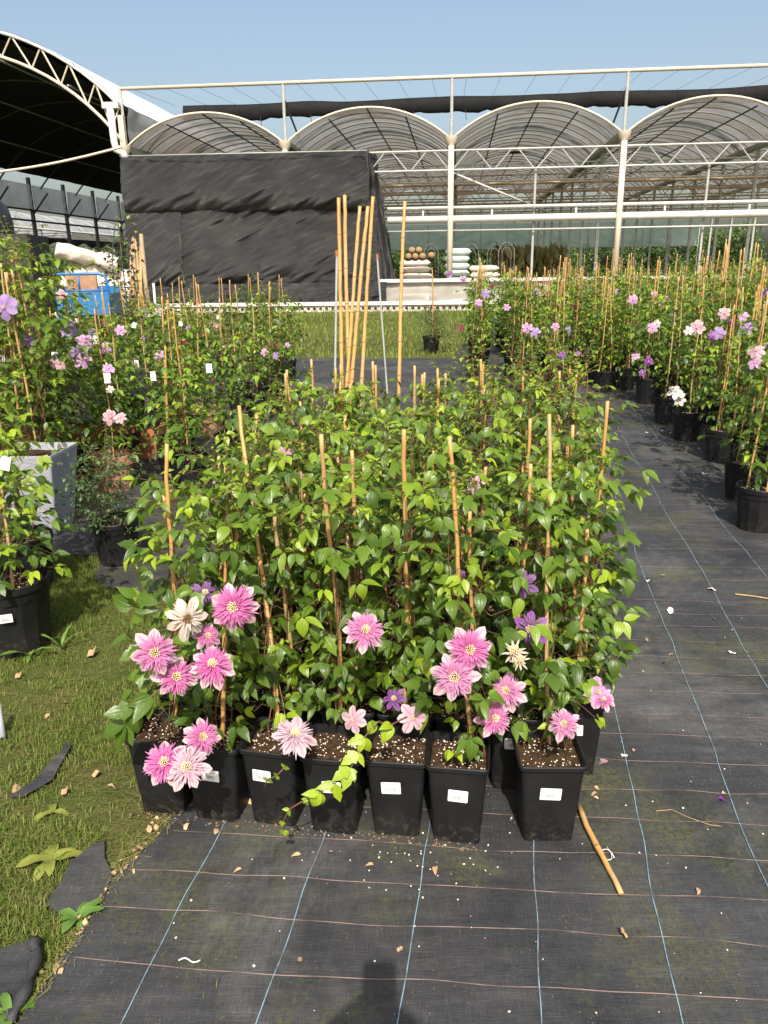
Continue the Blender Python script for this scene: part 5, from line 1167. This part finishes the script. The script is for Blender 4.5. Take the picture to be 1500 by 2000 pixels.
lv = [(L2W(gt.uniform(2.2, 5.2), gt.uniform(7, 13), gt.uniform(.1, 1.9)), Vector((gt.gauss(0, .2), gt.gauss(0, .2), 1)), rv(gt), gt.uniform(.3, .7), gt.random()) for _ in range(1600)]
tag(ob('dry_reeds', join_leaves('dry_reeds', lv, 'dry')), 'brown dry tall stems growing inside the greenhouse', 'reeds', kind='stuff')
# trees and bushes beyond
def crown(g, r, h, n_, ls):
    L = []; cl = [Vector((g.gauss(0, .5)*r, g.gauss(0, .5)*r, h*g.uniform(.18, .92))) for _ in range(16)]
    for _ in range(n_):
        c_ = g.choice(cl); v = rv(g).normalized()*r*.42*g.random()**.4; p = c_+v
        if p.z < .1: continue
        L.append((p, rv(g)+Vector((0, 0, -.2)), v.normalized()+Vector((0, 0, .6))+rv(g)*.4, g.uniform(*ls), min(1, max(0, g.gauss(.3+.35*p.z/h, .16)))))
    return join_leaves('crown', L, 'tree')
CR = [crown(gt, 2.0, 4.2, 2600, (.16, .3)), crown(gt, 2.3, 4.8, 2800, (.16, .32)), crown(gt, 1.8, 3.4, 2400, (.15, .28))]
trm = MB(); trm.tube([(0, 0, 0), (.05, .03, 1.0), (0, .08, 2.2), (.05, .02, 3.2)], [.14, .11, .08, .03], 8); trm.tube([(.03, .03, 1.2), (.7, .2, 2.4)], [.06, .02], 6); trm.tube([(.03, .05, 1.5), (-.6, -.3, 2.7)], [.06, .02], 6); trm = trm.mesh('trunk', 'bark', True)
for n_ in range(46):
    if n_ < 28: p = L2W(-13+n_*1.35+gt.uniform(-.4, .4), 39+gt.uniform(0, 4)); lab = 'bushy tree in the green belt behind the greenhouse'
    else: p = L2W(-46+(n_-28)*2.0+gt.uniform(-.5, .5), 52+gt.uniform(-5, 6)); lab = 'rounded tree on the skyline beyond the arched shed'
    t = thing('broadleaf_tree', lab, 'tree', p, gt.uniform(0, 6.28), 'trees behind the greenhouse' if n_ < 28 else 'trees beyond the shed'); s = gt.uniform(.75, 1.05)*(1.0 if n_ < 28 else 1.15)
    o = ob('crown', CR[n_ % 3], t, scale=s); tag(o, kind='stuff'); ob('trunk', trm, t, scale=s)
# plum tree seen between the shed posts
p = L2W(-33, 22); t = thing('purple_tree', 'purple-leaved tree seen between the posts of the shed', 'tree', p, 0); f_ = CR[1].copy(); f_.materials[0] = MAT['plum']; ob('crown', f_, t, (0, 0, 2.0), scale=1.1); ob('trunk', trm, t)

# ================================================================== THE PHOTOGRAPHER (casts the shadow at the bottom)
ph = thing('phone', 'black phone held up by the photographer', 'phone', (0, 0, 0)); ph.matrix_basis = CM @ Matrix.Translation((0, 0, .0))
m_ = MB(); pr = rsq(.5, .12, 0); k_ = len(pr); m_.add([(x*.076, y*.156-.050, .012) for x, y, z in pr]+[(x*.076, y*.156-.050, .021) for x, y, z in pr], [tuple(range(k_-1, -1, -1)), tuple(range(k_, 2*k_))]+[(q, (q+1) % k_, k_+(q+1) % k_, k_+q) for q in range(k_)][::1]); m_.f = [tuple(reversed(f)) for f in m_.f]; ob('phone_body', m_.mesh('phone_body', 'phone'), ph)
bm_v = []; bm_e = []; bm_r = []
def V_(p, r): bm_v.append(p); bm_r.append(r); return len(bm_v)-1
def E_(*ix):
    for a, b in zip(ix, ix[1:]): bm_e.append((a, b))
pel = V_((0, -.380, .95), (.16, .12)); ab = V_((0, -.370, 1.12), (.145, .11)); chs = V_((0, -.380, 1.32), (.17, .12)); nb = V_((0, -.370, 1.47), (.075, .07)); nk = V_((0, -.350, 1.55), (.055, .055)); hd = V_((0, -.330, 1.64), (.085, .10)); ht = V_((0, -.335, 1.72), (.085, .095)); hc = V_((0, -.340, 1.765), (.045, .06))
E_(pel, ab, chs, nb, nk, hd, ht, hc)
nose = V_((0, -.23, 1.645), (.012, .014)); E_(hd, nose)
for s in (-1, 1):
    hp = V_((.10*s, -.380, .88), (.095, .09)); kn = V_((.12*s, -.350, .48), (.062, .062)); an = V_((.12*s, -.390, .09), (.042, .042)); to = V_((.13*s, -.25, .035), (.04, .03)); E_(pel, hp, kn, an, to)
    sh_ = V_((.185*s, -.380, 1.40), (.062, .062)); el = V_((.23*s, -.26, 1.17), (.045, .045)); wr = V_((.10*s, -.11, 1.40), (.033, .033)); pm = V_((.066*s, -.055, 1.425), (.034, .024)); E_(chs, sh_, el, wr, pm)
    for f_ in range(4):
        k1 = V_((.056*s, -.030-.002*f_, 1.385+.021*f_), (.0095, .0095)); k2 = V_((.047*s, -.002 if False else -.012, 1.390+.021*f_), (.0085, .0085)); k3 = V_((.030*s, -.012, 1.392+.020*f_), (.008, .008)); E_(pm, k1, k2, k3)
    t1 = V_((.045*s, -.055, 1.45), (.011, .011)); t2 = V_((.022*s, -.050, 1.465), (.0095, .0095)); E_(pm, t1, t2)
me = bpy.data.meshes.new('person'); me.from_pydata(bm_v, bm_e, []); me.materials.append(MAT['cloth'])
pe = tag(ob('person', me), 'photographer in a dark shirt holding up a phone with both hands', 'person')
sk = pe.modifiers.new('skin', 'SKIN'); 
for i, r_ in enumerate(bm_r): me.skin_vertices[0].data[i].radius = r_
me.skin_vertices[0].data[0].use_root = True
ss_ = pe.modifiers.new('sub', 'SUBSURF'); ss_.levels = 1; ss_.render_levels = 1
hm = MB(); hm.lathe([(.112, 1.66), (.118, 1.70), (.112, 1.76), (.08, 1.81), (.005, 1.83)], 18); o = ob('hair', hm.mesh('hair', 'machine', True), pe, (0, -.345, 0)); pe.location = (-.01, -.07, 0)
